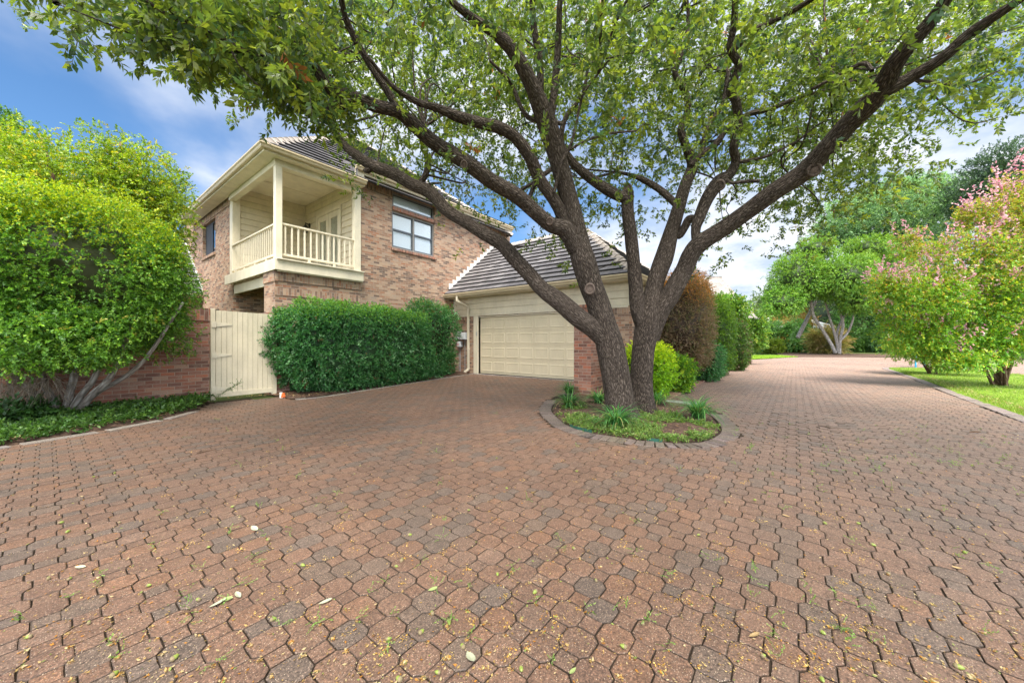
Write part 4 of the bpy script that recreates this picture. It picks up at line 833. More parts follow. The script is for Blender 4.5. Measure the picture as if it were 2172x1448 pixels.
# foliage density over the crown (rows of 80 px, columns of 90.5 px of the view), spread through several metres of depth
DM = ["233355555555555555555554", "234455666666666666666665", "012489999999999999998775", "000048999999999999998755", "000000379998878989875332", "000000015566576678988000", "000000001444654447765100", "000000000012443112641000", "000000000000110001100000"]
pos, drs = [], []
r = np.random.default_rng(11)
for ri, row in enumerate(DM):
    for ci, ch in enumerate(row):
        dens = int(ch)
        if not dens: continue
        ns = int(dens * ((19 if ci < 8 else 16.5) if ri > 1 else 12)); q = 0
        while q < ns:
            rr_ = ri - 2; x = (ci + r.random()) * 90.5; y = (rr_ + r.random()) * 80
            if x < 700 and rr_ >= 0: d = r.uniform(2.4, 3.6) if r.random() < .4 else r.uniform(3.6, 6.5)
            elif rr_ <= 0: d = r.uniform(2.3, 4.0) if r.random() < (.16 if 700 < x < 1400 else .07) else r.uniform(4.8, 9.5)
            elif x > 1850: d = r.uniform(2.8, 3.8) if r.random() < .12 else r.uniform(4.3, 7.5)
            elif rr_ <= 3: d = r.uniform(3.4, 4.6) if r.random() < .05 else r.uniform(5.2, 9.5)
            else: d = r.uniform(6.2, 9.5)
            c = at(x, y, d)
            if wob(c, 1.9, 2) < -.30 and r.random() < .85: q += 2; continue
            k = max(3, int(r.integers(6, 12) * min(1.6, (d / 5) ** 1.2))) ; sg = .045 + .032 * d - (.06 if x < 700 else 0)
            pp = c + r.normal(0, 1, (k, 3)) * np.array((sg, sg, sg * .55)); dv = (pp - c) + r.normal(0, .12, (k, 3)) + np.array((0, 0, -.06)); pos.append(pp); drs.append(dv); q += k
# the rest of the crown, spreading over and behind the camera
q = r.uniform(-1, 1, (11000, 3)); q = q[(q ** 2).sum(1) < 1]; q = q * np.array((8.5, 8.0, 2.0)) + np.array((3.2, .6, 6.2)); dq = q[:, 0] * U[1] + q[:, 1] * V[1]; el = (q[:, 2] - EYE) / np.maximum(dq, .01); q = q[((el > 1.12) | (dq < 0)) & (wob(q, .9, 3) > -.4)]
q = np.repeat(q, 3, 0) + r.normal(0, .22, (len(q) * 3, 3)); pos.append(q); drs.append(r.normal(0, 1, q.shape) + np.array((0, 0, -.3)))
# leafy shoots along the dense low limb on the left
pos = np.concatenate(pos); drs = np.concatenate(drs)
for l in (LP[3], LP[28], LP[0][9:]):
    C = smooth_path(l, .03); m_ = len(C); k = m_ * (4 if l is LP[3] else 1); ix = r.integers(0, m_, k); pp = C[ix, :3] + r.normal(0, .09, (k, 3)) * np.array((1, 1, .8)) - np.array((0, 0, .05)); pos = np.vstack([pos, pp]); drs = np.vstack([drs, pp - C[ix, :3] + r.normal(0, .05, (k, 3))])
# keep leaves out of the camera's face and away from the front of the big trunks
rel = pos - np.array((0, 0, EYE)); ok = np.linalg.norm(rel, axis=1) > 1.9; pos, drs = pos[ok], drs[ok]
OAKPAL = [((.115, .155, .03), 5), ((.155, .20, .034), 4), ((.065, .105, .03), 4), ((.23, .255, .035), 2), ((.055, .10, .055), 2), ((.26, .10, .035), .06)]
foliage('foliage', pos, drs, T_OAK, np.clip(.85 + .05 * np.linalg.norm(pos - np.array((0, 0, EYE)), axis=1), .9, 1.3),  OAKPAL, LEAFO, oak, seed=5)
# thin branches joining the shoots to the limbs
ALLC = np.concatenate([smooth_path(l, .08)[:, :3] for l in LP + [T1[10:], T2[9:]]])
tw = []
for i in r.choice(len(pos), 560, replace=False):
    p = pos[i]; dd = np.linalg.norm(ALLC - p, axis=1); j = int(dd.argmin()); L_ = dd[j]
    if L_ > 2.6 or L_ < .25: continue
    a = ALLC[j]; m1_ = a + (p - a) * .35 + r.normal(0, .09, 3) * L_ + np.array((0, 0, .06 * L_)); m2_ = a + (p - a) * .7 + r.normal(0, .07, 3) * L_; r0 = .006 + .006 * L_
    tw.append([(*a, r0), (*m1_, r0 * .8), (*m2_, r0 * .55), (*p, .003)])
tag(tubes('twigs', tw, BARK, oak, n=6, step=.12, rough=.0, seed=50), kind='stuff')
print('oak sprays', len(pos))

# ------------------------------------------------------------------ shrubs and trees
def bush(name, label, cat, c, half, n, tmpl, scale, pal, power=2, depth=.12, lump=.1, k=2.2, yaw=0, seed=1, top=None, trunk=None, cf=.78, corec=None, group=None, zcut=.02, bark=BARKB, fname='foliage', mt=LEAF, extra_pts=None, jit=0):
    e = empty(name, (c[0], c[1], 0), label, cat, group)
    p, g = shell(c, half, int(n * 1.9), power, depth, lump, k, yaw, seed, zcut, jit)
    if extra_pts is not None: p = np.vstack([p, extra_pts[0]]); g = np.vstack([g, extra_pts[1]])
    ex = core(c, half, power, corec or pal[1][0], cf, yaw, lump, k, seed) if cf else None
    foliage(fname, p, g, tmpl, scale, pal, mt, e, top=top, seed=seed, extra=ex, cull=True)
    if trunk is None:
        r2 = np.random.default_rng(seed); trunk = [[(c[0] + a * .05, c[1] + b * .05, -.05, .03), (c[0] + a * half[0] * .25, c[1] + b * half[1] * .25, c[2] * .5, .025), (c[0] + a * half[0] * .5, c[1] + b * half[1] * .5, c[2], .012)] for a, b in r2.uniform(-1, 1, (5, 2))]
    if trunk: tubes('stem', trunk, bark, e, n=12, step=.08, rough=.04, seed=seed)
    return e
GRN = [((.055, .13, .02), 4), ((.08, .18, .025), 4), ((.12, .23, .03), 2)]
DGR = [((.16, .11, .05), .18), ((.045, .16, .05), 4), ((.065, .22, .065), 4), ((.11, .29, .09), 2.5), ((.24, .42, .22), 1)]
tubes('stem', sp_, BARKB, sg_e, n=6, step=.03, rough=0)
q_ = smooth_path(sp_[0], .012)[4:, :3]; foliage('foliage', q_, RNG.normal(0, 1, q_.shape) + np.array((.3, -.3, .5)), T_FINE, .9, GRN, LEAF, sg_e, seed=15)
# clipped hedge in front of the facade (two plants)
ya = math.atan2(1.0, 6.4)
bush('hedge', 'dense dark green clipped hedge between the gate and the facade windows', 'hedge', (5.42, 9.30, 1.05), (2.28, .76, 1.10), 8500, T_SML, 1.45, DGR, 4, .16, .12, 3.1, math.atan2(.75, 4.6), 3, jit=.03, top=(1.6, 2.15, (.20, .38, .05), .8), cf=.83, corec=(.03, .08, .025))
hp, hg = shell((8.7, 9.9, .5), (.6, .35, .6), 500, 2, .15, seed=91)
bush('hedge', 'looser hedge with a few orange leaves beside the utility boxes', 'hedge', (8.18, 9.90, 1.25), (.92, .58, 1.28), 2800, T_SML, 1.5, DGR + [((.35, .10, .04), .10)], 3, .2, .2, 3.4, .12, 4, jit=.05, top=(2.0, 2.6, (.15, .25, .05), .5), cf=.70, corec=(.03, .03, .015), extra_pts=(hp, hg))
# big shrub by the brick fence
def around(c, half, **k): return core(c, half, **k)
cb = at(170, 610, 5.55)
e = empty('yaupon_shrub', (.15, 8.95, 0), 'big rounded bright green shrub on bare grey stems before the brick garden wall', 'shrub')
ps, gs = [], []
for (cx_, hf, nn_, sd_) in (((cb[0], cb[1], 2.25), (1.20, 1.15, 1.22), 13000, 5), ((at(288, 610, 6.0)[0], at(288, 610, 6.0)[1], 1.98), (.60, .6, .88), 4200, 6), ((at(10, 600, 5.2)[0], at(10, 600, 5.2)[1], 2.2), (1.1, 1.1, 1.35), 5200, 7), ((at(360, 720, 6.5)[0], at(360, 720, 6.5)[1], 1.25), (.42, .36, .42), 260, 8), ((at(120, 745, 5.0)[0], at(120, 745, 5.0)[1], 1.2), (.9, .7, .45), 2600, 9)):
    p, g = shell(cx_, hf, nn_, 2.2, .17, .14, 2.6, 0, sd_, jit=.035); ps.append(p); gs.append(g)
p = np.concatenate(ps); g = np.concatenate(gs); kp = (wob(p, 3.4, 7) > -.5) | (RNG.random(len(p)) < .35); p, g = p[kp], g[kp]; so = RNG.random(len(p)) < .035; p[so] += g[so] / np.linalg.norm(g[so], axis=1, keepdims=True) * RNG.uniform(.05, .22, (so.sum(), 1)) + np.array((0, 0, .03)); ok = (p[:, 2] > .62 + .25 * wob(p, 2.1, 4)) & ((p[:, 1] < 9.38) | (p[:, 2] > 1.95)); p, g = p[ok], g[ok]
YG = [((.13, .28, .035), 4), ((.18, .36, .04), 4), ((.085, .20, .035), 4), ((.28, .46, .05), 1.6), ((.40, .36, .06), .25)]
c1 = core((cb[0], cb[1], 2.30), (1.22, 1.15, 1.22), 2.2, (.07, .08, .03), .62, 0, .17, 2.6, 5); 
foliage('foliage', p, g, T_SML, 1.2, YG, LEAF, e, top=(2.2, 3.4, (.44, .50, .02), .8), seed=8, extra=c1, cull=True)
st = []
for (bx, by, tx_, ty_, td, r0) in ((165, 874, 240, 790, 5.6, .045), (150, 874, 205, 790, 5.7, .045), (140, 874, 160, 780, 5.7, .05), (120, 872, 90, 800, 5.6, .05), (105, 870, 30, 795, 5.4, .045), (150, 876, 300, 770, 5.8, .035)):
    a = at(bx, by, 5.75); b = at(tx_, ty_, td); m1_ = a + (b - a) * .4 + np.array((0, 0, .02)); c2 = b + (b - a) * .6 + np.array((0, 0, .5)); st.append([(*a, r0 * 1.2), (*m1_, r0), (*b, r0 * .85), (*c2, r0 * .5)])
tubes('stem', st, BARKG, e, n=14, step=.05, rough=.08, seed=2)
dp, dg_ = shell(tuple(at(30, 800, 5.2)), (.55, .4, .13), 260, 2, .1, seed=77); foliage('dead_twigs', dp, dg_, T_TWIG, 1.3, [((.30, .25, .21), 3), ((.20, .16, .13), 2)], LEAF, e, seed=3, twigc=(.25, .2, .17))
# trees behind the fence
def tree(name, label, base, h, blobs, tmpl, scale, pal, top=None, seed=1, bark=BARKB, tr=.12, group=None, trunks=None, cat='tree', mt=LEAF, depth=.3, cf=.0, lump=.22):
    e = empty(name, (base[0], base[1], 0), label, cat, group); ps, gs = [], []; ex = None; r2 = np.random.default_rng(seed)
    for i, (c, hf, n) in enumerate(blobs):
        p, g = shell(c, hf, int(n * 1.7), 2, depth, lump, 2.5 / max(.6, max(hf)) * 1.6, 0, seed * 10 + i, jit=.05 * max(hf)); ps.append(p); gs.append(g)
        if cf:
            v, c_ = core(c, hf, 2, pal[0][0], cf, 0, .15, 2, seed + i); ex = (v, c_) if ex is None else (np.concatenate([ex[0], v]), np.concatenate([ex[1], c_]))
    p = np.concatenate(ps); g = np.concatenate(gs); ok = p[:, 2] > .1
    foliage('crown', p[ok], g[ok], tmpl, scale, pal, mt, e, top=top, seed=seed, extra=ex)
    if trunks is None:
        trunks = []
        for (c, hf, n) in blobs:
            b = np.array((base[0], base[1], -.1)); t_ = np.array(c); md = b + (t_ - b) * np.array((.25, .25, .5)) + r2.normal(0, .1, 3); trunks.append([(*b, tr), (*md, tr * .7), (*(t_ + (t_ - md) * .2), tr * .25)])
    tubes('trunk', trunks, bark, e, n=12, step=.2, rough=.05, seed=seed); return e
YT = [((.22, .32, .02), 4), ((.30, .38, .02), 3), ((.13, .23, .02), 3), ((.45, .38, .02), 1.2)]
tree('elm_tree', 'loose yellow-green tree rising behind the brick garden wall', at(230, 724, 9.5), 6, [(at(140, 430, 9.2), (2.2, 1.8, 1.35), 2700), (at(300, 455, 9.6), (1.15, 1.2, 1.6), 2000), (at(10, 400, 9.4), (1.5, 1.3, 1.3), 1300), (at(255, 350, 9.3), (.95, .8, .85), 420), (at(100, 335, 9.3), (1.1, .8, .6), 320), (at(300, 590, 10), (.8, 1.0, 1.6), 900)], T_MED, 1.15, YT, seed=12, depth=.45)
tree('dark_tree', 'dark green tree top at the left edge behind the yellow-green one', at(-60, 724, 13), 7, [(at(-60, 330, 13), (1.7, 1.6, 1.7), 1100), (at(-10, 270, 13), (.7, .7, .8), 240)], T_MED, 1.5, GRN, seed=13)
tree('garden_tree', 'green tree filling the gap between the left shrub and the house corner', at(350, 724, 18.5), 5, [(at(350, 500, 18.5), (1.3, 1.2, 2.6), 1100)], T_MED, 1.5, [((.07, .13, .02), 3), ((.12, .19, .02), 2)], seed=14)
# plants along the garage side
nand = [((.26, .46, .02), 4), ((.36, .56, .022), 3), ((.15, .32, .02), 2)]
def gb(px, d): q = at(px, 724, d); return q[0], q[1]
x, y = gb(1385, 7.75); bush('nandina', 'bright yellow-green nandina right behind the second oak trunk', 'shrub', (x, y, .62), (.42, .40, .55), 900, T_SML, 1.5, nand, 2, .12, .16, 4, 0, 21, top=(.6, 1.1, (.62, .70, .03), .85), corec=(.06, .09, .01), group='nandinas beside the garage', cf=.6)
x, y = gb(1342, 8.3); bush('nandina', 'yellow-green nandina seen between the two oak trunks', 'shrub', (x, y, .62), (.32, .3, .5), 450, T_SML, 1.5, nand, 2, .12, .16, 4, 0, 22, top=(.6, 1.1, (.62, .70, .03), .85), corec=(.06, .09, .01), group='nandinas beside the garage', cf=.6)
x, y = gb(1437, 8.6); bush('nandina', 'lower darker nandina with yellow tips, second from the oak', 'shrub', (x, y, .42), (.40, .36, .44), 650, T_SML, 1.5, [((.10, .22, .02), 4), ((.18, .36, .02), 2), ((.42, .54, .03), 1.2)], 2, .12, .16, 4, 0, 23, corec=(.03, .06, .01), group='nandinas beside the garage', cf=.6)
x, y = gb(1443, 10.6); BR = [((.22, .14, .095), 4), ((.27, .17, .09), 3), ((.14, .17, .05), 2.6), ((.36, .26, .18), 1.8)]
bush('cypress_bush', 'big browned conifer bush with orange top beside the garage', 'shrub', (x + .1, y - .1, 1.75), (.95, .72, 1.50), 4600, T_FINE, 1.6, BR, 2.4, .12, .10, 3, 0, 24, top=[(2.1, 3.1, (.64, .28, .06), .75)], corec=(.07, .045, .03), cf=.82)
x, y = gb(1498, 11.2); bush('boxwood', 'low dark green bush at the foot of the browned conifer', 'shrub', (x, y, .55), (.75, .5, .58), 1100, T_SML, 1.3, DGR, 2.4, .10, .12, 3, 0, 25, corec=(.02, .035, .01), group='bushes along the drive')
x, y = gb(1507, 12.9); bush('holly_bush', 'tall bright green bush behind the browned conifer', 'shrub', (x + .1, y + .1, 1.35), (1.15, .8, 1.38), 3000, T_SML, 1.5, [((.05, .12, .015), 4), ((.09, .19, .02), 4), ((.16, .28, .02), 2)], 2.4, .12, .14, 2.6, 0, 26, corec=(.025, .05, .01), top=(1.8, 3, (.2, .33, .02), .6))
x, y = gb(1548, 15.4); bush('holly_bush', 'green bush with a bare brown patch at its foot near the lawn', 'shrub', (x, y, 1.02), (.95, .7, 1.08), 1900, T_SML, 1.7, [((.05, .11, .015), 4), ((.08, .17, .02), 3), ((.16, .10, .06), 1)], 2.2, .12, .14, 2.6, 0, 27, corec=(.035, .05, .015))
tree('young_tree', 'slim light green tree at the start of the lawn', at(1592, 724, 19), 4, [(at(1592, 700, 19), (.75, .75, 1.0), 700), (at(1556, 655, 17.5), (.55, .6, .75), 520), (at(1520, 640, 17), (.4, .4, .35), 160), (at(1566, 684, 19), (.6, .6, .8), 380)], T_MED, 1.7, [((.08, .18, .02), 3), ((.13, .26, .03), 3), ((.3, .36, .03), .8)], seed=31, tr=.05)
tree('conifer', 'grey-green conifer top behind the slim light green tree', at(1560, 724, 26), 5, [(at(1563, 676, 26), (1.0, 1.0, 1.3), 500)], T_MED, 2.2, [((.10, .14, .08), 3), ((.16, .18, .10), 2)], seed=32)
# neighbour's house beyond the hedge
nh = empty('neighbour_house', (27, 8, 0), 'neighbouring house with grey-brown shingle gable roof above the hedges', 'house')
q0, q1 = at(1436, 600, 21.5), at(1530, 587, 21.5); dx = (q1 - q0)[:2]; dx /= np.linalg.norm(dx); dn = np.array((-dx[1], dx[0])); dn = dn if dn @ np.array((U[1], V[1])) > 0 else -dn
def hp3(s, t, z): q = q1[:2] - dx * s + dn * t; return (q[0], q[1], z)
rz_ = q1[2] - .05; m = MB()
for (t, s_g) in ((-1, -1), (1, 1)):
    plane_roof(m, hp3(0, t * 3.2, rz_ - 2.6), tuple(-np.array((dx[0], dx[1], 0))), tuple(np.array((-t * dn[0] * 3.2, -t * dn[1] * 3.2, 2.6)) / math.hypot(3.2, 2.6)), lambda t_: (0, 7), math.hypot(3.2, 2.6), .14, .015)
rn = m.build('roof', ROOFN, nh)
m = MB(); A = [hp3(.3, -2.9, 0), hp3(.3, 2.9, 0), hp3(.3, 2.9, rz_ - 2.4), hp3(.3, 0, rz_ - .05), hp3(.3, -2.9, rz_ - 2.4)]; B = [hp3(6.7, -2.9, 0), hp3(6.7, 2.9, 0), hp3(6.7, 2.9, rz_ - 2.4), hp3(6.7, 0, rz_ - .05), hp3(6.7, -2.9, rz_ - 2.4)]
m.face(A); m.face(B[::-1])
for k in (0, 1, 4): j = (k + 1) % 5; m.face([A[k], A[j], B[j], B[k]])
m.build('wall', BRICK, nh); m = MB(); m.bar(hp3(-.02, 0, rz_ + .02), hp3(7, 0, rz_ + .02), .05); m.build('ridge_cap', ROOFN, rn)
# far side of the lawn
def fb(name, label, px, d, hw, hh, n, pal, cat='shrub', tmpl=T_MED, sc=2.0, seed=1, zc=None, **k):
    d, hw, hh, sc = d * 1.33, hw * 1.33, hh * 1.33, sc * 1.25
    if zc: zc *= 1.3
    x, y = gb(px, d); return bush(name, label, cat, (x, y, zc if zc is not None else hh * .95), (hw, hw, hh), n, tmpl, sc, pal, 2, .14, .16, 2.5, 0, seed, **k)
DK = [((.07, .17, .04), 4), ((.11, .24, .05), 3)]; LM = [((.20, .30, .02), 3), ((.28, .34, .03), 2), ((.12, .2, .02), 2)]; OR = [((.35, .16, .04), 3), ((.30, .24, .04), 2), ((.16, .18, .03), 2)]
x, y = gb(1627, 41); tree('topiary_tree', 'small clipped dark green round-headed tree on the lawn', (x, y), 3, [((x, y, 2.5), (1.6, 1.4, .95), 700)], T_MED, 2.4, DK, seed=41, bark=BARKG, tr=.08, cf=.7)
G_ = 'shrubs along the far edge of the drive'
fb('boxwood', 'small dark upright bush left of the clipped round-headed tree', 1592, 27, .7, .75, 420, DK, seed=42, group=G_)
fb('boxwood', 'low yellow-green bush under the clipped round-headed tree', 1635, 28, .8, .55, 420, LM, seed=43, group=G_)
fb('boxwood', 'pale orange-yellow loose shrub beyond the lawn', 1662, 31, 1.4, .95, 520, [((.30, .26, .06), 3), ((.38, .22, .07), 2), ((.22, .28, .03), 2)], seed=44, group=G_)
fb('holly_bush', 'dark green columnar bush left of the leaning trunk', 1688, 30, 1.05, 1.35, 800, DK, seed=45, group=G_)
fb('boxwood', 'low yellow-green shrub before the leaning trunk', 1715, 31, 1.0, .75, 420, LM, seed=46, group=G_)
fb('boxwood', 'round blue-green bush left of the pale multi-stemmed trunks', 1738, 31, 1.15, .95, 700, [((.07, .16, .07), 3), ((.10, .20, .09), 2)], seed=47, group=G_)
fb('boxwood', 'wide mid-green bush right of the pale multi-stemmed trunks', 1822, 32, 1.6, 1.0, 900, GRN, seed=48, group=G_)
fb('boxwood', 'blue-green bush nearest the crape myrtle along the far edge', 1868, 31, 1.4, .95, 800, [((.08, .18, .07), 3), ((.12, .24, .08), 2)], seed=49, group=G_)
fb('boxwood', 'low green bush behind the pale trunk bases', 1790, 35, 1.6, .75, 500, GRN, seed=50, group=G_)
fb('maple_shrub', 'orange and red leaved shrub behind the far bushes', 1670, 38, 2.6, 1.7, 900, OR, seed=51, zc=2.6)
x, y = gb(1752, 36); bush('feather_grass', 'tuft of tan ornamental grass behind the blue-green bush', 'plant', (x, y, 1.1), (1.1, 1.1, 1.1), 500, T_NEED, 4, [((.35, .25, .10), 3), ((.25, .25, .06), 2)], 2, .3, .1, 2, 0, 52, cf=0, trunk=[])
# cedar elm with pale stems
cx_, cy_ = gb(1780, 33); e = empty('cedar_elm', (cx_, cy_, 0), 'wide low-spreading green tree on several pale curving stems beyond the drive', 'tree')
ps, gs, ex = [], [], None
for i, (c, hf, n) in enumerate([(at(1690, 590, 33), (2.6, 2.2, 2.2), 2600), (at(1790, 590, 31.5), (2.6, 2.2, 1.9), 2800), (at(1880, 580, 34), (2.4, 2.2, 2.2), 1900), (at(1830, 640, 31), (2.2, 1.6, .9), 900), (at(1660, 640, 32.5), (2.0, 1.6, 1.2), 1100), (at(1840, 530, 34), (2.0, 1.8, 1.2), 1100), (at(1730, 530, 33), (1.8, 1.6, 1.0), 800)]):
    p, g = shell(c, hf, n, 2, .25, .2, 1.3, 0, 60 + i, jit=.12); ps.append(p); gs.append(g); v, c_ = core(c, hf, 2, (.05, .08, .02), .62, 0, .15, 1.3, 60 + i); ex = (v, c_) if ex is None else (np.concatenate([ex[0], v]), np.concatenate([ex[1], c_]))
foliage('crown', np.concatenate(ps), np.concatenate(gs), T_MED, 2.4, [((.11, .24, .035), 4), ((.15, .30, .04), 4), ((.24, .38, .045), 2)], LEAF, e, top=(5, 9, (.19, .29, .03), .45), seed=61, extra=ex)
st = []
for rows in ([(1772, 748, 33, 3.4), (1762, 728, 33, 3.2), (1745, 700, 33, 3), (1728, 675, 33, 3), (1722, 655, 33, 3), (1718, 620, 33, 2)], [(1778, 749, 33, 3.4), (1775, 725, 33, 3), (1768, 700, 33, 2.6), (1760, 675, 33, 2.2), (1750, 640, 33, 1.6)],
             [(1781, 750, 32.9, 3.2), (1782, 720, 32.9, 2.8), (1788, 690, 32.9, 2.8), (1782, 662, 33, 2.6), (1778, 640, 33, 2)], [(1784, 720, 33, 2.4), (1798, 705, 33, 2.2), (1808, 680, 33, 2), (1815, 650, 33, 1.6)], [(1776, 745, 33.3, 2.6), (1777, 700, 33.3, 2.4), (1800, 660, 33.3, 2), (1840, 640, 33.3, 1.6)]): st.append(pth(rows))
tubes('stem', st, BARKG, e, n=12, step=.15, rough=.05, seed=5)
lt = tubes('leaning_trunk', [pth([(1692, 716, 35, 4.2), (1705, 690, 35, 4), (1722, 655, 35, 3.4), (1740, 620, 35, 2.4)])], BARKG, n=14, step=.15, rough=.05, seed=9); tag(lt, 'pale bare tree trunk leaning right, left of the pale multi-stemmed tree', 'tree trunk')
# big oaks behind
OK2 = [((.17, .30, .13), 4), ((.24, .38, .16), 3), ((.11, .22, .10), 3), ((.32, .44, .14), 1)]
tree('distant_oak', 'tall open grey-green oak above the multi-stemmed tree', at(1880, 724, 42), 20, [(at(1800, 470, 42), (4.4, 3, 2.4), 1300), (at(1880, 440, 41), (5, 3.5, 3.0), 1800), (at(1960, 470, 42), (5, 3.5, 3.6), 1800), (at(2010, 420, 42), (3.5, 3, 2.2), 800), (at(1900, 560, 42), (6, 4, 3.6), 1800), (at(1770, 500, 42), (2.5, 2.5, 1.6), 500), (at(1960, 395, 42), (2.2, 2.0, 1.3), 350)], T_MED, 3.2, OK2, seed=71, tr=.45, depth=.6, bark=BARK)
tree('distant_oak', 'darker oak high at the right edge behind the pink crape myrtle', at(2160, 724, 34), 18, [(at(2130, 370, 34), (3.6, 3, 2.6), 1600), (at(2070, 420, 34), (2.4, 2.4, 1.8), 700), (at(2190, 430, 34), (4, 3, 4), 1500)], T_MED, 2.9, [((.04, .08, .045), 4), ((.07, .12, .06), 3)], seed=72, tr=.4, depth=.6, bark=BARK)
tree('distant_tree', 'dark low tree behind the pale stems at the far end', at(1860, 724, 44), 6, [(at(1830, 680, 44), (5, 3, 2.6), 1100), (at(1940, 670, 44), (6, 3, 3.6), 1200)], T_MED, 3.4, DK, seed=73, tr=.3)
wb_, wg_ = [], []
for i, (px, py, d, hw, hh, n) in enumerate([(1560, 690, 58, 6, 3.4, 900), (1650, 670, 60, 7, 4.4, 1100), (1760, 670, 56, 7, 5, 1300), (1860, 665, 60, 7, 5.5, 1300), (1980, 650, 58, 8, 6, 1400), (2100, 640, 56, 8, 7, 1400), (2230, 640, 54, 8, 8, 1200)]):
    p, g = shell(at(px, py, d), (hw, 4, hh), n, 2, .2, .2, .6, 0, 300 + i, .1); wb_.append(p); wg_.append(g)
    v_, c_ = core(at(px, py, d), (hw, 4, hh), 2, (.03, .05, .02), .85, 0, .2, .6, 300 + i); EXW = (v_, c_) if i == 0 else (np.concatenate([EXW[0], v_]), np.concatenate([EXW[1], c_]))
tag(foliage('distant_woods', np.concatenate(wb_), np.concatenate(wg_), T_MED, 5.5, [((.09, .15, .045), 4), ((.14, .20, .05), 3)], LEAF, seed=301, extra=EXW, cull=True), 'dark band of woods behind the far trees', 'woods', kind='stuff')
# low pale house glimpsed beyond
fh = empty('distant_house', (52, 12, 0), 'low tan house with pale roof edge glimpsed beyond the lawn', 'house')
c = at(1640, 724, 52); m = MB(); m.obox((c[0], c[1], 1.5), (6 * U[0], 6 * V[0], 0), (3 * U[1], 3 * V[1], 0), (0, 0, 1.5)); m.build('wall', mat('tan_wall', (.50, .33, .20), .9), fh)
m = MB(); c = c - np.array((.3 * U[1], .3 * V[1], 0)); A = [c + np.array((a * 6.6 * U[0] + b * 3.6 * U[1], a * 6.6 * V[0] + b * 3.6 * V[1], 0)) for a, b in ((-1, -1), (1, -1), (1, 1), (-1, 1))]; A = [(q[0], q[1], 3.01) for q in A]; rz2 = 4.6; K0, K1 = c + np.array((-4 * U[0], -4 * V[0], 0)), c + np.array((4 * U[0], 4 * V[0], 0)); K0, K1 = (K0[0], K0[1], rz2), (K1[0], K1[1], rz2)
for f_ in ((A[0], A[1], K1, K0), (A[1], A[2], K1), (A[2], A[3], K0, K1), (A[3], A[0], K0), tuple(A)): m.face(f_)
m.build('roof', WHITEP, fh)
m = MB()
for k in (-3.5, -.5, 2.5): b_ = at(1640, 724, 52) - np.array((3.03 * U[1], 3.03 * V[1], 0)); m = MB(); m.obox((b_[0] + k * U[0], b_[1] + k * V[0], 1.6), (.6 * U[0], .6 * V[0], 0), (.04 * U[1], .04 * V[1], 0), (0, 0, .6)); m.build('window', DARKP, fh)
# second grey roof glimpsed right of the stems
fh = empty('distant_house', (60, -8, 0), 'distant house with grey tiled roof glimpsed right of the pale stems', 'house'); c = at(1855, 724, 58)
m = MB(); m.obox((c[0], c[1], .7), (4 * U[0], 4 * V[0], 0), (3 * U[1], 3 * V[1], 0), (0, 0, .75)); m.build('wall', CONC, fh); m = MB()
plane_roof(m, (c[0] - 4.3 * U[0] - 3.4 * U[1], c[1] - 4.3 * V[0] - 3.4 * V[1], 1.46), (U[0], V[0], 0), (U[1] * .85, V[1] * .85, .52), lambda t: (t * .5, 8.6 - t * .5), 3.6, .4, .08); m.build('roof', ROOFN, fh)

# ------------------------------------------------------------------ crape myrtles
CM = [((.24, .42, .035), 4), ((.14, .32, .04), 4.5), ((.42, .48, .03), 1.6), ((.55, .30, .05), .4)]
def crape(label, bpx, bpy, d, blobs, seed, stems, nfl, tipz):
    b = at(bpx, bpy, d); e = empty('crape_myrtle', (b[0], b[1], 0), label, 'shrub', 'crape myrtles on the grass median'); ps, gs = [], []; r2 = np.random.default_rng(seed)
    for i, (c, hf, n) in enumerate(blobs): p, g = shell(c, hf, int(n * 1.5), 2, .35, .2, 2.4, 0, seed + i, jit=.06); ps.append(p); gs.append(g)
    p = np.concatenate(ps); g = np.concatenate(gs); ok = p[:, 2] > .25; p, g = p[ok], g[ok]
    foliage('foliage', p, g, T_MED, .85, CM, LEAF, e, top=[(1.5, 4.5, (.45, .38, .04), .45), (2.4, 4.8, (.50, .30, .14), .22)], seed=seed, cull=True)
    # flowers sit on the outermost, upper shoots
    sc_ = g[:, 2] / np.linalg.norm(g, axis=1) + (p[:, 2] - b[2]) * tipz - (p - np.array((0, 0, 1.2)))[:, :2] @ np.array((U[1], V[1])) * .03 + r2.normal(0, .95, len(p)); ix = np.argsort(-sc_)[:nfl]
    pp = []; gg = []
    for i in ix:
        k = r2.integers(5, 11); ax = g[i] / np.linalg.norm(g[i]) + np.array((0, 0, .7)); pp.append(p[i] + ax[None] * (.07 + .028 * np.arange(k)[:, None]) + r2.normal(0, .022, (k, 3))); gg.append(np.tile(ax, (k, 1)) + r2.normal(0, .5, (k, 3)))
    foliage('flower', np.concatenate(pp), np.concatenate(gg), T_FLR, 1.0, [((.78, .42, .48), 4), ((.82, .54, .58), 3), ((.72, .24, .42), .8), ((.84, .66, .64), 2.5)], PETAL, e, seed=seed + 3)
    st = []
    for (tx_, ty_, td, r0) in stems:
        t_ = at(tx_, ty_, td); a = b + np.array((r2.normal(0, .07), r2.normal(0, .07), -.05)); m1_ = a + (t_ - a) * .4 + r2.normal(0, .04, 3) + np.array((0, 0, .1)); st.append([(*a, r0), (*m1_, r0 * .8), (*t_, r0 * .4), (*(t_ + (t_ - m1_) * .5), .006)])
    tubes('stem', st, BARKB, e, n=10, step=.08, rough=.05, seed=seed)
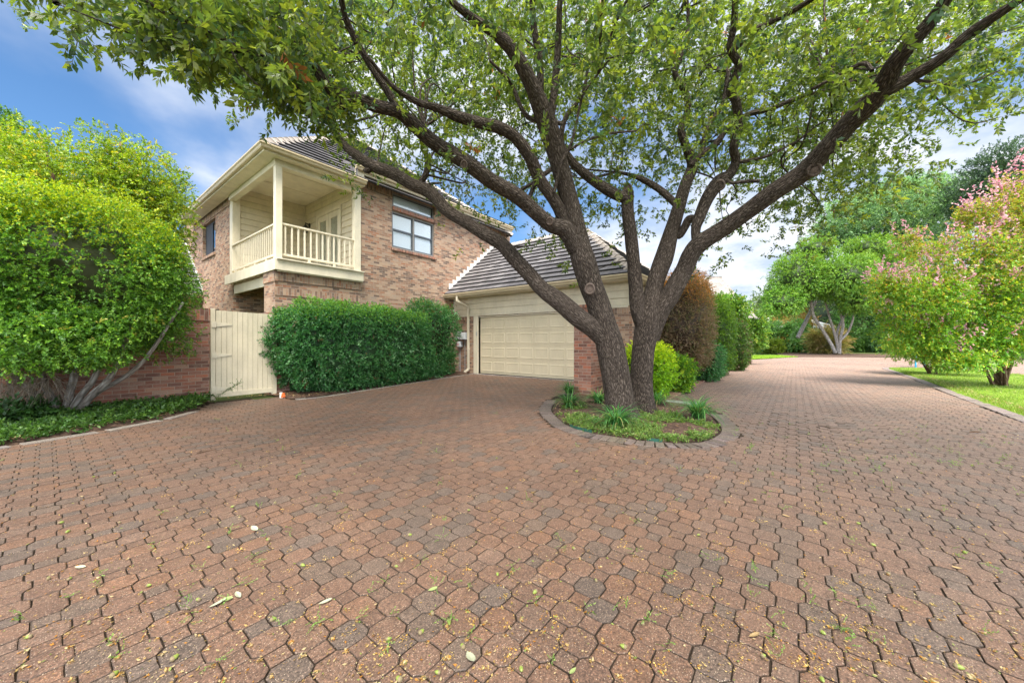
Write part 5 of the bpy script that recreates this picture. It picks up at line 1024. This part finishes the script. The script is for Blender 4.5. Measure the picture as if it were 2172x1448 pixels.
crape('large pink-flowering crape myrtle at the right edge of the drive', 2120, 818, 9.7,
      [(at(2100, 660, 9.5), (1.5, 1.4, 1.05), 2600), (at(1960, 640, 9.6), (1.1, 1.0, .75), 1700), (at(1890, 610, 9.7), (.65, .6, .50), 650), (at(2040, 560, 9.5), (1.15, 1.1, .8), 1500), (at(2140, 500, 9.3), (1.0, 1.0, 1.1), 1500), (at(2180, 420, 9.2), (.75, .8, .75), 700), (at(1940, 710, 9.8), (.9, .8, .5), 850), (at(2180, 620, 9.0), (.9, .9, 1.5), 1500), (at(1925, 520, 9.7), (.35, .35, .5), 200), (at(2060, 735, 9.6), (1.3, .9, .45), 700), (at(2185, 720, 9.0), (.7, .7, .6), 400), (at(2040, 765, 9.3), (1.0, .6, .28), 420), (at(1990, 740, 9.7), (.9, .8, .35), 450), (at(2060, 460, 9.5), (.4, .4, .4), 260)], 81,
      [(2060, 700, 9.6, .035), (2030, 640, 9.6, .035), (1990, 690, 9.8, .03), (2085, 620, 9.5, .04), (2110, 560, 9.4, .04), (2140, 540, 9.5, .05), (2170, 560, 9.4, .045), (2150, 640, 9.3, .045), (1960, 620, 9.7, .025), (2200, 600, 9.3, .05), (2080, 730, 9.4, .03)], 620, .10)
crape('darker smaller crape myrtle behind the large pink one', 1975, 790, 13.0,
      [(at(1980, 720, 13.0), (1.3, 1.2, .75), 1500), (at(2030, 760, 12.6), (1.1, .9, .5), 900), (at(1930, 735, 13.2), (.9, .8, .5), 600)], 85, [(1950, 730, 13, .04), (1990, 700, 13, .04), (2020, 730, 13, .04), (1930, 720, 13.2, .03)], 25, .1)
# blue metal stand
bs_ = empty('blue_stand', tuple(gnd(1942, 780)), 'bright blue metal stand half hidden behind the crape myrtles', 'stand'); BL = mat('blue_paint', (.02, .30, .62), .4)
b = gnd(1942, 780); b2_ = gnd(1960, 778); m = MB(); m.cyl((b[0], b[1], 0), (b[0], b[1], 1.15), .03, n=10); m.build('post', BL, bs_); m = MB(); m.cyl((b2_[0], b2_[1], 0), (b2_[0], b2_[1], 1.15), .03, n=10); m.build('post', BL, bs_)
m = MB(); m.bar((b[0], b[1], .62), (b2_[0], b2_[1], .52), .04); m.bar((b[0], b[1], 1.15), (b2_[0], b2_[1], 1.15), .04); m.bar((b[0], b[1], .85), (b2_[0], b2_[1], .60), .03); m.build('crossbar', BL, bs_)

# ------------------------------------------------------------------ liriope tufts
def strap_tuft(c, n, ln, wd, seed):
    r2 = np.random.default_rng(seed); V_, F_, C_ = [], [], []; o = 0
    for i in range(n):
        az = r2.uniform(0, 2 * math.pi); l_ = ln * r2.uniform(.6, 1.15); el = R(r2.uniform(48, 85)); bend = r2.uniform(1.2, 2.4); d = np.array((math.cos(az), math.sin(az), 0)); s = np.array((-d[1], d[0], 0)); p = np.array(c) + d * r2.uniform(0, .04) + s * r2.normal(0, .03); col_ = np.array(random.choice([(.04, .13, .03), (.07, .19, .045), (.12, .27, .07), (.045, .15, .05)])) * r2.uniform(.8, 1.3)
        if r2.random() < .05: col_ = np.array((.30, .26, .10))
        for k in range(7):
            f = k / 6; w_ = wd * (1 - f ** 2.2) * .5 + .0006; V_ += [p - s * w_, p + s * w_]; C_ += [col_ * (1 + .3 * f)] * 2; a = el - bend * f; p = p + (d * math.cos(a) + np.array((0, 0, math.sin(a)))) * l_ / 6
        for k in range(6): F_ += [o + 2 * k, o + 2 * k + 1, o + 2 * k + 3, o + 2 * k + 2]
        o += 14
    return np.array(V_), np.array(F_), np.array(C_)
LT = [((1207, 838), .22, 'liriope tuft at the back left of the island beside the brick pillar'), ((1207, 868), .26, 'liriope tuft at the left end of the island, just before another tuft'), ((1270, 858), .22, 'pale-edged liriope tuft between the brick pillar and the first oak trunk'), ((1307, 912), .30, 'liriope tuft in front of the foot of the nearer oak trunk'), ((1392, 862), .24, 'liriope tuft right behind the foot of the second oak trunk'), ((1480, 893), .34, 'largest liriope tuft at the right side of the island')]
for i, ((px, py), ln, lb) in enumerate(LT):
    c = gnd(px, py); c[2] = .04; v, f, cl = strap_tuft(c, 190, ln * 1.75, .013, 200 + i); o = npmesh('liriope', v, f, 4, LEAF, col=cl); tag(o, lb, 'plant', 'liriope tufts in the island')
# ------------------------------------------------------------------ ground cover, grass, litter (uncountable)
def sample(pg, n, seed):
    r2 = np.random.default_rng(seed); a = np.array(pg); q = []
    while sum(map(len, q)) < n:
        p = r2.uniform(a.min(0), a.max(0), (n * 2, 2)); q.append(p[inside(p, pg)])
    return np.concatenate(q)[:n]
def cover(name, P, z, scale, pal, tmpl=T_FINE, seed=1, up=.6, label=None, mt=LEAF):
    r2 = np.random.default_rng(seed); n = len(P); d = np.column_stack([r2.normal(0, 1, (n, 2)), np.abs(r2.normal(up, .3, n))]); pos_ = np.column_stack([P, np.broadcast_to(z, n) + r2.uniform(0, .03, n)])
    return tag(foliage(name, pos_, d, tmpl, scale, pal, mt, seed=seed), label, 'ground cover' if label else None, kind='stuff')
P = sample(ISL_IN + [(6.75, 1.12), (6.9, 2.4), (6.4, 3.7)], 9000, 5); kp = wob(np.column_stack([P, P[:, 0] * 0]), 4.2, 3) + wob(np.column_stack([P, P[:, 0] * 0]), 11, 1) * .5 - np.clip((P[:, 0] - 5.3) * .5, -.4, .9) - np.clip((P[:, 1] - 2.4) * .9, 0, 1.5) > -.05; P = P[kp]
cover('ground_cover', P, .035, .62, [((.13, .23, .04), 3), ((.19, .30, .06), 3), ((.08, .15, .03), 2), ((.28, .32, .09), 1)], tmpl=T_SML, up=.25, seed=6, label='light green clover-like ground cover in the oak island')
P = sample(LEFTBED, 9000, 7); wv = (P[:, 1] - 7.1 - (P[:, 0] + .2) * .5); P = P[(wv + RNG.normal(0, .12, len(P)) > .12)]
cover('ground_cover', P, .05, 1.35, [((.055, .13, .025), 4), ((.09, .19, .03), 3), ((.14, .25, .05), 1.5)], tmpl=T_SML, seed=8, label='dark green ground cover before the brick garden wall')
P = sample([(-.6, 8.2), (1.2, 8.7), (1.2, 9.3), (-2.5, 9.3), (-2.5, 7.6)], 1400, 17); P = P[P[:, 0] < .0]
cover('ground_cover', P, .18, 1.5, [((.03, .08, .02), 4), ((.05, .12, .025), 3)], tmpl=T_MED, seed=18, label='dark leafy undergrowth below the big rounded shrub')
P = sample([(7.6, 2.35), (13, 2.5), (13, 2.9), (7.6, 2.9)], 1100, 9); cover('ground_cover', P, .04, 1.1, [((.12, .20, .03), 3), ((.2, .28, .05), 2)], tmpl=T_SML, seed=9, label='low weeds along the brick edging beside the garage')
def blades(name, P, h, wd, pal, seed, label, z=.03):
    r2 = np.random.default_rng(seed); n = len(P); az = r2.uniform(0, 2 * math.pi, n); s = np.stack([np.cos(az), np.sin(az), az * 0], 1); l_ = np.stack([r2.normal(0, .35, n), r2.normal(0, .35, n), np.ones(n)], 1) * (h * r2.uniform(.5, 1.2, n))[:, None]; p = np.column_stack([P, np.full(n, z) - .01])
    v = np.stack([p - s * wd, p + s * wd, p + l_ * .6 + s * wd * .7, p + l_ + np.roll(s, 1, 1) * .01], 1).reshape(-1, 3); cols = np.array([c for c, _ in pal])[r2.integers(0, len(pal), n)] * r2.uniform(.75, 1.3, (n, 1))
    return tag(npmesh(name, v, np.arange(len(v)), 4, LEAF, col=np.repeat(cols, 4, 0)), label, 'grass', kind='stuff')
P = sample(MEDIAN, 60000, 21); dm = P[:, 0] * U[1] + P[:, 1] * V[1]; P = P[(dm < 16)]; mul = wob(np.column_stack([P, P[:, 0] * 0]), 1.3, 4) + wob(np.column_stack([P, P[:, 0] * 0]), 4, 4) * .4
dd = np.abs(P[:, 1] + 4.0) ; P = P[(mul < .55)]
blades('grass', P, .055, .004, [((.15, .25, .015), 1), ((.20, .31, .018), 1), ((.11, .19, .012), 1), ((.34, .34, .09), 1)], 22, 'short bright green grass on the median')
P = sample(LAWN2[:4] + [(36, 4), (24, 6)], 16000, 23); blades('grass', P, .07, .012, [((.19, .31, .02), 1), ((.26, .38, .02), 1)], 24, 'bright green grass of the far lawn', z=.02)
# fallen bits on the pavers
def flakes(name, P, size, pal, seed, label, z=.003, curl=.35, asp=.5):
    r2 = np.random.default_rng(seed); n = len(P); az = r2.uniform(0, 2 * math.pi, n); d = np.stack([np.cos(az), np.sin(az), r2.normal(0, .15, n)], 1); s = np.stack([-np.sin(az), np.cos(az), r2.normal(0, .25, n)], 1); L_ = (size[0] + (size[1] - size[0]) * r2.random(n) ** 2)[:, None]; p = np.column_stack([P, hmap(P[:, 0], P[:, 1]) + z + L_[:, 0] * .12])
    up = np.array((0, 0, 1.)) * L_ * curl * r2.uniform(0, 1, (n, 1)); v = np.stack([p - d * L_ / 2 + up * .5, p + s * L_ * asp / 2, p + d * L_ / 2 + up, p - s * L_ * asp / 2 + up * .3], 1).reshape(-1, 3)
    cols = np.array([c for c, _ in pal])[r2.choice(len(pal), n, p=np.array([w_ for _, w_ in pal]) / sum(w_ for _, w_ in pal))] * r2.uniform(.75, 1.25, (n, 1)); return tag(npmesh(name, v, np.arange(len(v)), 4, LEAF, col=np.repeat(np.clip(cols, 0, 1), 4, 0)), label, 'litter', kind='stuff')
r2 = np.random.default_rng(31)
def viewpts(n, y0, y1, x0=-40, x1=2210, pw=1.0, seed=1):
    r3 = np.random.default_rng(seed); y = y0 + (y1 - y0) * r3.random(n) ** pw; x = r3.uniform(x0, x1, n); d = EYE * F / (y - 724); X = (x - 1086) / F * d; P = np.stack([X * U[0] + d * U[1], X * V[0] + d * V[1]], 1)
    ok = inside(P, DRIVE) & ~inside(P, ISLAND) & ~inside(P, MEDIAN); return P[ok]
P = viewpts(17000, 790, 1500, pw=.9, seed=2); kp = wob(np.column_stack([P, P[:, 0] * 0]), 3.1, 2) + wob(np.column_stack([P, P[:, 0] * 0]), 9, 2) + RNG.normal(0, .6, len(P)) > -.1; P = P[kp]
# bits gather in the joints
cell = np.round(P / pitch); q = P - cell * pitch; P = np.where(RNG.random((len(P), 1)) < .5, cell * pitch + np.sign(q) * pitch * .5 + RNG.normal(0, .006, P.shape), P)
LIT = [((.50, .33, .12), 4), ((.58, .45, .24), 3), ((.44, .19, .03), 2.5), ((.32, .20, .07), 2), ((.24, .30, .07), 1)]
flakes('leaf_litter', P, (.005, .018), LIT, 32, 'tan and yellow leaf crumbs strewn over the brick pavers')
C0 = viewpts(150, 900, 1420, x0=350, x1=1900, seed=4); P = np.repeat(C0, 16, 0) + RNG.normal(0, .018, (len(C0) * 16, 2)); flakes('leaf_litter', P, (.004, .014), [((.62, .36, .07), 3), ((.70, .50, .18), 3)], 33, 'small heaps of yellow catkin crumbs on the pavers')
P = np.vstack([sample([(-3, 6.75), (-.2, 7.25), (1.2, 7.85), (1.9, 9.0), (1.7, 9.3), (.9, 8.0), (-.3, 7.45), (-3, 7.0)], 700, 35), sample([(3.0, 8.9), (3.3, 8.3), (4.2, 8.3), (4, 8.7), (3, 9.3), (2.1, 9.3)], 350, 36), sample([(9, -2.95), (20, -3.3), (20, -3.6), (9, -3.15)], 900, 37), sample(ISL_IN + [(6.75, 1.12), (7.2, 2.4), (6.4, 3.7)], 500, 38)])
flakes('leaf_litter', P, (.02, .055), [((.36, .20, .11), 3), ((.50, .33, .19), 3), ((.22, .12, .07), 2), ((.6, .5, .25), 1)], 39, 'brown fallen leaves gathered along the edges of the beds', z=.045)
P = viewpts(110, 860, 1440, seed=41); cell = np.round(P / pitch); P = cell * pitch + np.array((pitch * .5, pitch * .5)); P = np.vstack([P, viewpts(300, 900, 1010, 1500, 2172, seed=42)[:70]])
P = np.repeat(P, 4, 0) + RNG.normal(0, .012, (len(P) * 4, 2)); cover('weeds', P, .0, .38, [((.16, .28, .05), 3), ((.24, .36, .08), 2)], seed=43, label='tiny green weeds sprouting in the paver joints')
# acorns: one master, then copies
ACN = mat('acorn_nut', (.22, .27, .05), .35); ACC = mat('acorn_cap', (.22, .17, .09), .9)
def lathe(prof, n=12):
    m = MB(); Rg = [[(x, q * math.cos(t), q * math.sin(t)) for t in np.linspace(0, 2 * math.pi, n, endpoint=False)] for x, q in prof]
    for k in range(len(Rg) - 1):
        for e in range(n): m.face([Rg[k][e], Rg[k][(e + 1) % n], Rg[k + 1][(e + 1) % n], Rg[k + 1][e]])
    return m
ac = empty('acorn', (0, 0, 0), 'small green acorn lying on the brick pavers', 'acorn', 'acorns scattered on the pavers')
nut = lathe([(0, .0062), (.004, .0070), (.010, .0068), (.015, .0052), (.0185, .0025), (.0205, .0003)]).build('nut', ACN, ac, smooth=True)
cap = lathe([(-.004, .0005), (-.0035, .004), (-.001, .0070), (.003, .0080), (.005, .0076), (.0048, .0066)]).build('cap', ACC, ac, smooth=True)
AP = viewpts(150, 960, 1440, 60, 2100, seed=51)[:60]
for i, p in enumerate(AP):
    o = ac if i == 0 else ac.copy()
    if i:
        COL.objects.link(o)
        for ch in (nut, cap):
            c = ch.copy(); COL.objects.link(c); c.parent = o
    o.location = (p[0], p[1], float(hmap(p[0], p[1])) + .0075); o.rotation_euler = (random.uniform(0, 6), random.uniform(-.15, .15), random.uniform(0, 6.3)); sc_ = random.uniform(.85, 1.25); o.scale = (sc_,) * 3
# larger fallen leaves
FLM = [mat('pale_leaf', (.40, .40, .27), .6), mat('yellow_green_leaf', (.27, .32, .11), .6), mat('tan_leaf', (.36, .24, .11), .7)]
def fleaf(L_=.05):
    m = MB(); pr = [(-.5, .02), (-.35, .15), (-.1, .21), (.15, .19), (.35, .11), (.5, .01)]
    for k in range(5):
        (a, b), (c, d) = pr[k], pr[k + 1]; za, zc = .25 * a * a, .25 * c * c
        for s in (-1, 1): m.face([(a * L_, 0, za * L_), (c * L_, 0, zc * L_), (c * L_, s * d * L_, (zc + .25 * d) * L_), (a * L_, s * b * L_, (za + .25 * b) * L_)])
    return m
proto = fleaf().build('fallen_leaf', None, smooth=True); me0 = proto.data; bpy.data.objects.remove(proto)
FL = [((170, 1200), 0, 'pale fallen leaf on the pavers at the left'), ((462, 1276), 0, 'pale slender leaf in the cluster of three at the lower left'), ((480, 1267), 1, 'round pale leaf in the middle of the cluster of three'), ((505, 1258), 0, 'long pale leaf right of the round one in the lower left cluster'), ((540, 1117), 0, 'small whitish leaf right of the lower left cluster, farther off'), ((690, 1272), 0, 'whitish leaf flake below the middle of the drive'), ((645, 980), 1, 'pale green leaf lying far out on the left half of the drive'), ((918, 1246), 1, 'forked pale leaf in the middle foreground'), ((998, 1391), 0, 'white leaf beside an acorn in the near foreground'), ((1215, 1420), 1, 'yellow-green leaf at the bottom edge near the middle'), ((1420, 988), 2, 'tan leaf just below the island kerb'), ((1668, 1094), 2, 'curled tan leaf in the right middle of the drive'), ((1600, 1345), 2, 'tan leaf in the right foreground'), ((2030, 1205), 2, 'tan leaf near the right edge of the drive')]
for i, ((px, py), mi, lb) in enumerate(FL):
    me = me0.copy(); me.materials.append(FLM[mi]); o = bpy.data.objects.new('fallen_leaf', me); COL.objects.link(o); c = gnd(px, py); o.location = (c[0], c[1], float(hmap(c[0], c[1])) + .006); o.rotation_euler = (random.uniform(-.3, .3), random.uniform(-.2, .2), random.uniform(0, 6.3)); s = random.uniform(.8, 1.3) * (1.2 if mi == 0 else .9); o.scale = (s, s * random.uniform(.8, 1.2), s); tag(o, lb, 'leaf', 'larger fallen leaves on the drive')
# twigs and bark pieces
for (px, py, ln, az, lb) in ((2068, 916, .22, .2, 'dark flat piece of bark lying at the right of the drive'), (438, 957, .16, 1.0, 'short dark twig lying on the left half of the drive'), (395, 1296, .05, .3, 'tiny dark twig in the lower left foreground')):
    c = gnd(px, py); h = float(hmap(c[0], c[1])); a = np.array((math.cos(az - .9), math.sin(az - .9), 0)) * ln / 2; o = tubes('twig', [[(*(c - a), .004), (*(c - a * .3 + np.array((.01, 0, 0))), .011 if ln > .2 else .005), (*(c + a * .4), .009 if ln > .2 else .004), (*(c + a), .003)]], BARKB, n=8, step=.02, rough=.1); o.location.z = h + .008; tag(o, lb, 'twig')
# green edging strip showing at the island rim
ge = [gnd(*p) for p in ((1209, 906), (1225, 912), (1243, 916), (1255, 919))]; ge2 = [gnd(*p) for p in ((1372, 936), (1390, 938), (1404, 939))]
GE = mat('green_edging', (.02, .09, .06), .5)
for q, lb in ((ge, 'dark green plastic edging strip showing at the left rim of the island'), (ge2, 'dark green plastic edging strip showing at the front rim of the island')):
    m = MB()
    for a, b in zip(q[:-1], q[1:]): m.obox(((a[0] + b[0]) / 2, (a[1] + b[1]) / 2, .015), ((b[0] - a[0]) / 2, (b[1] - a[1]) / 2, 0), (.004, .004, 0), (0, 0, .03))
    tag(m.build('edging_strip', GE), lb, 'edging')
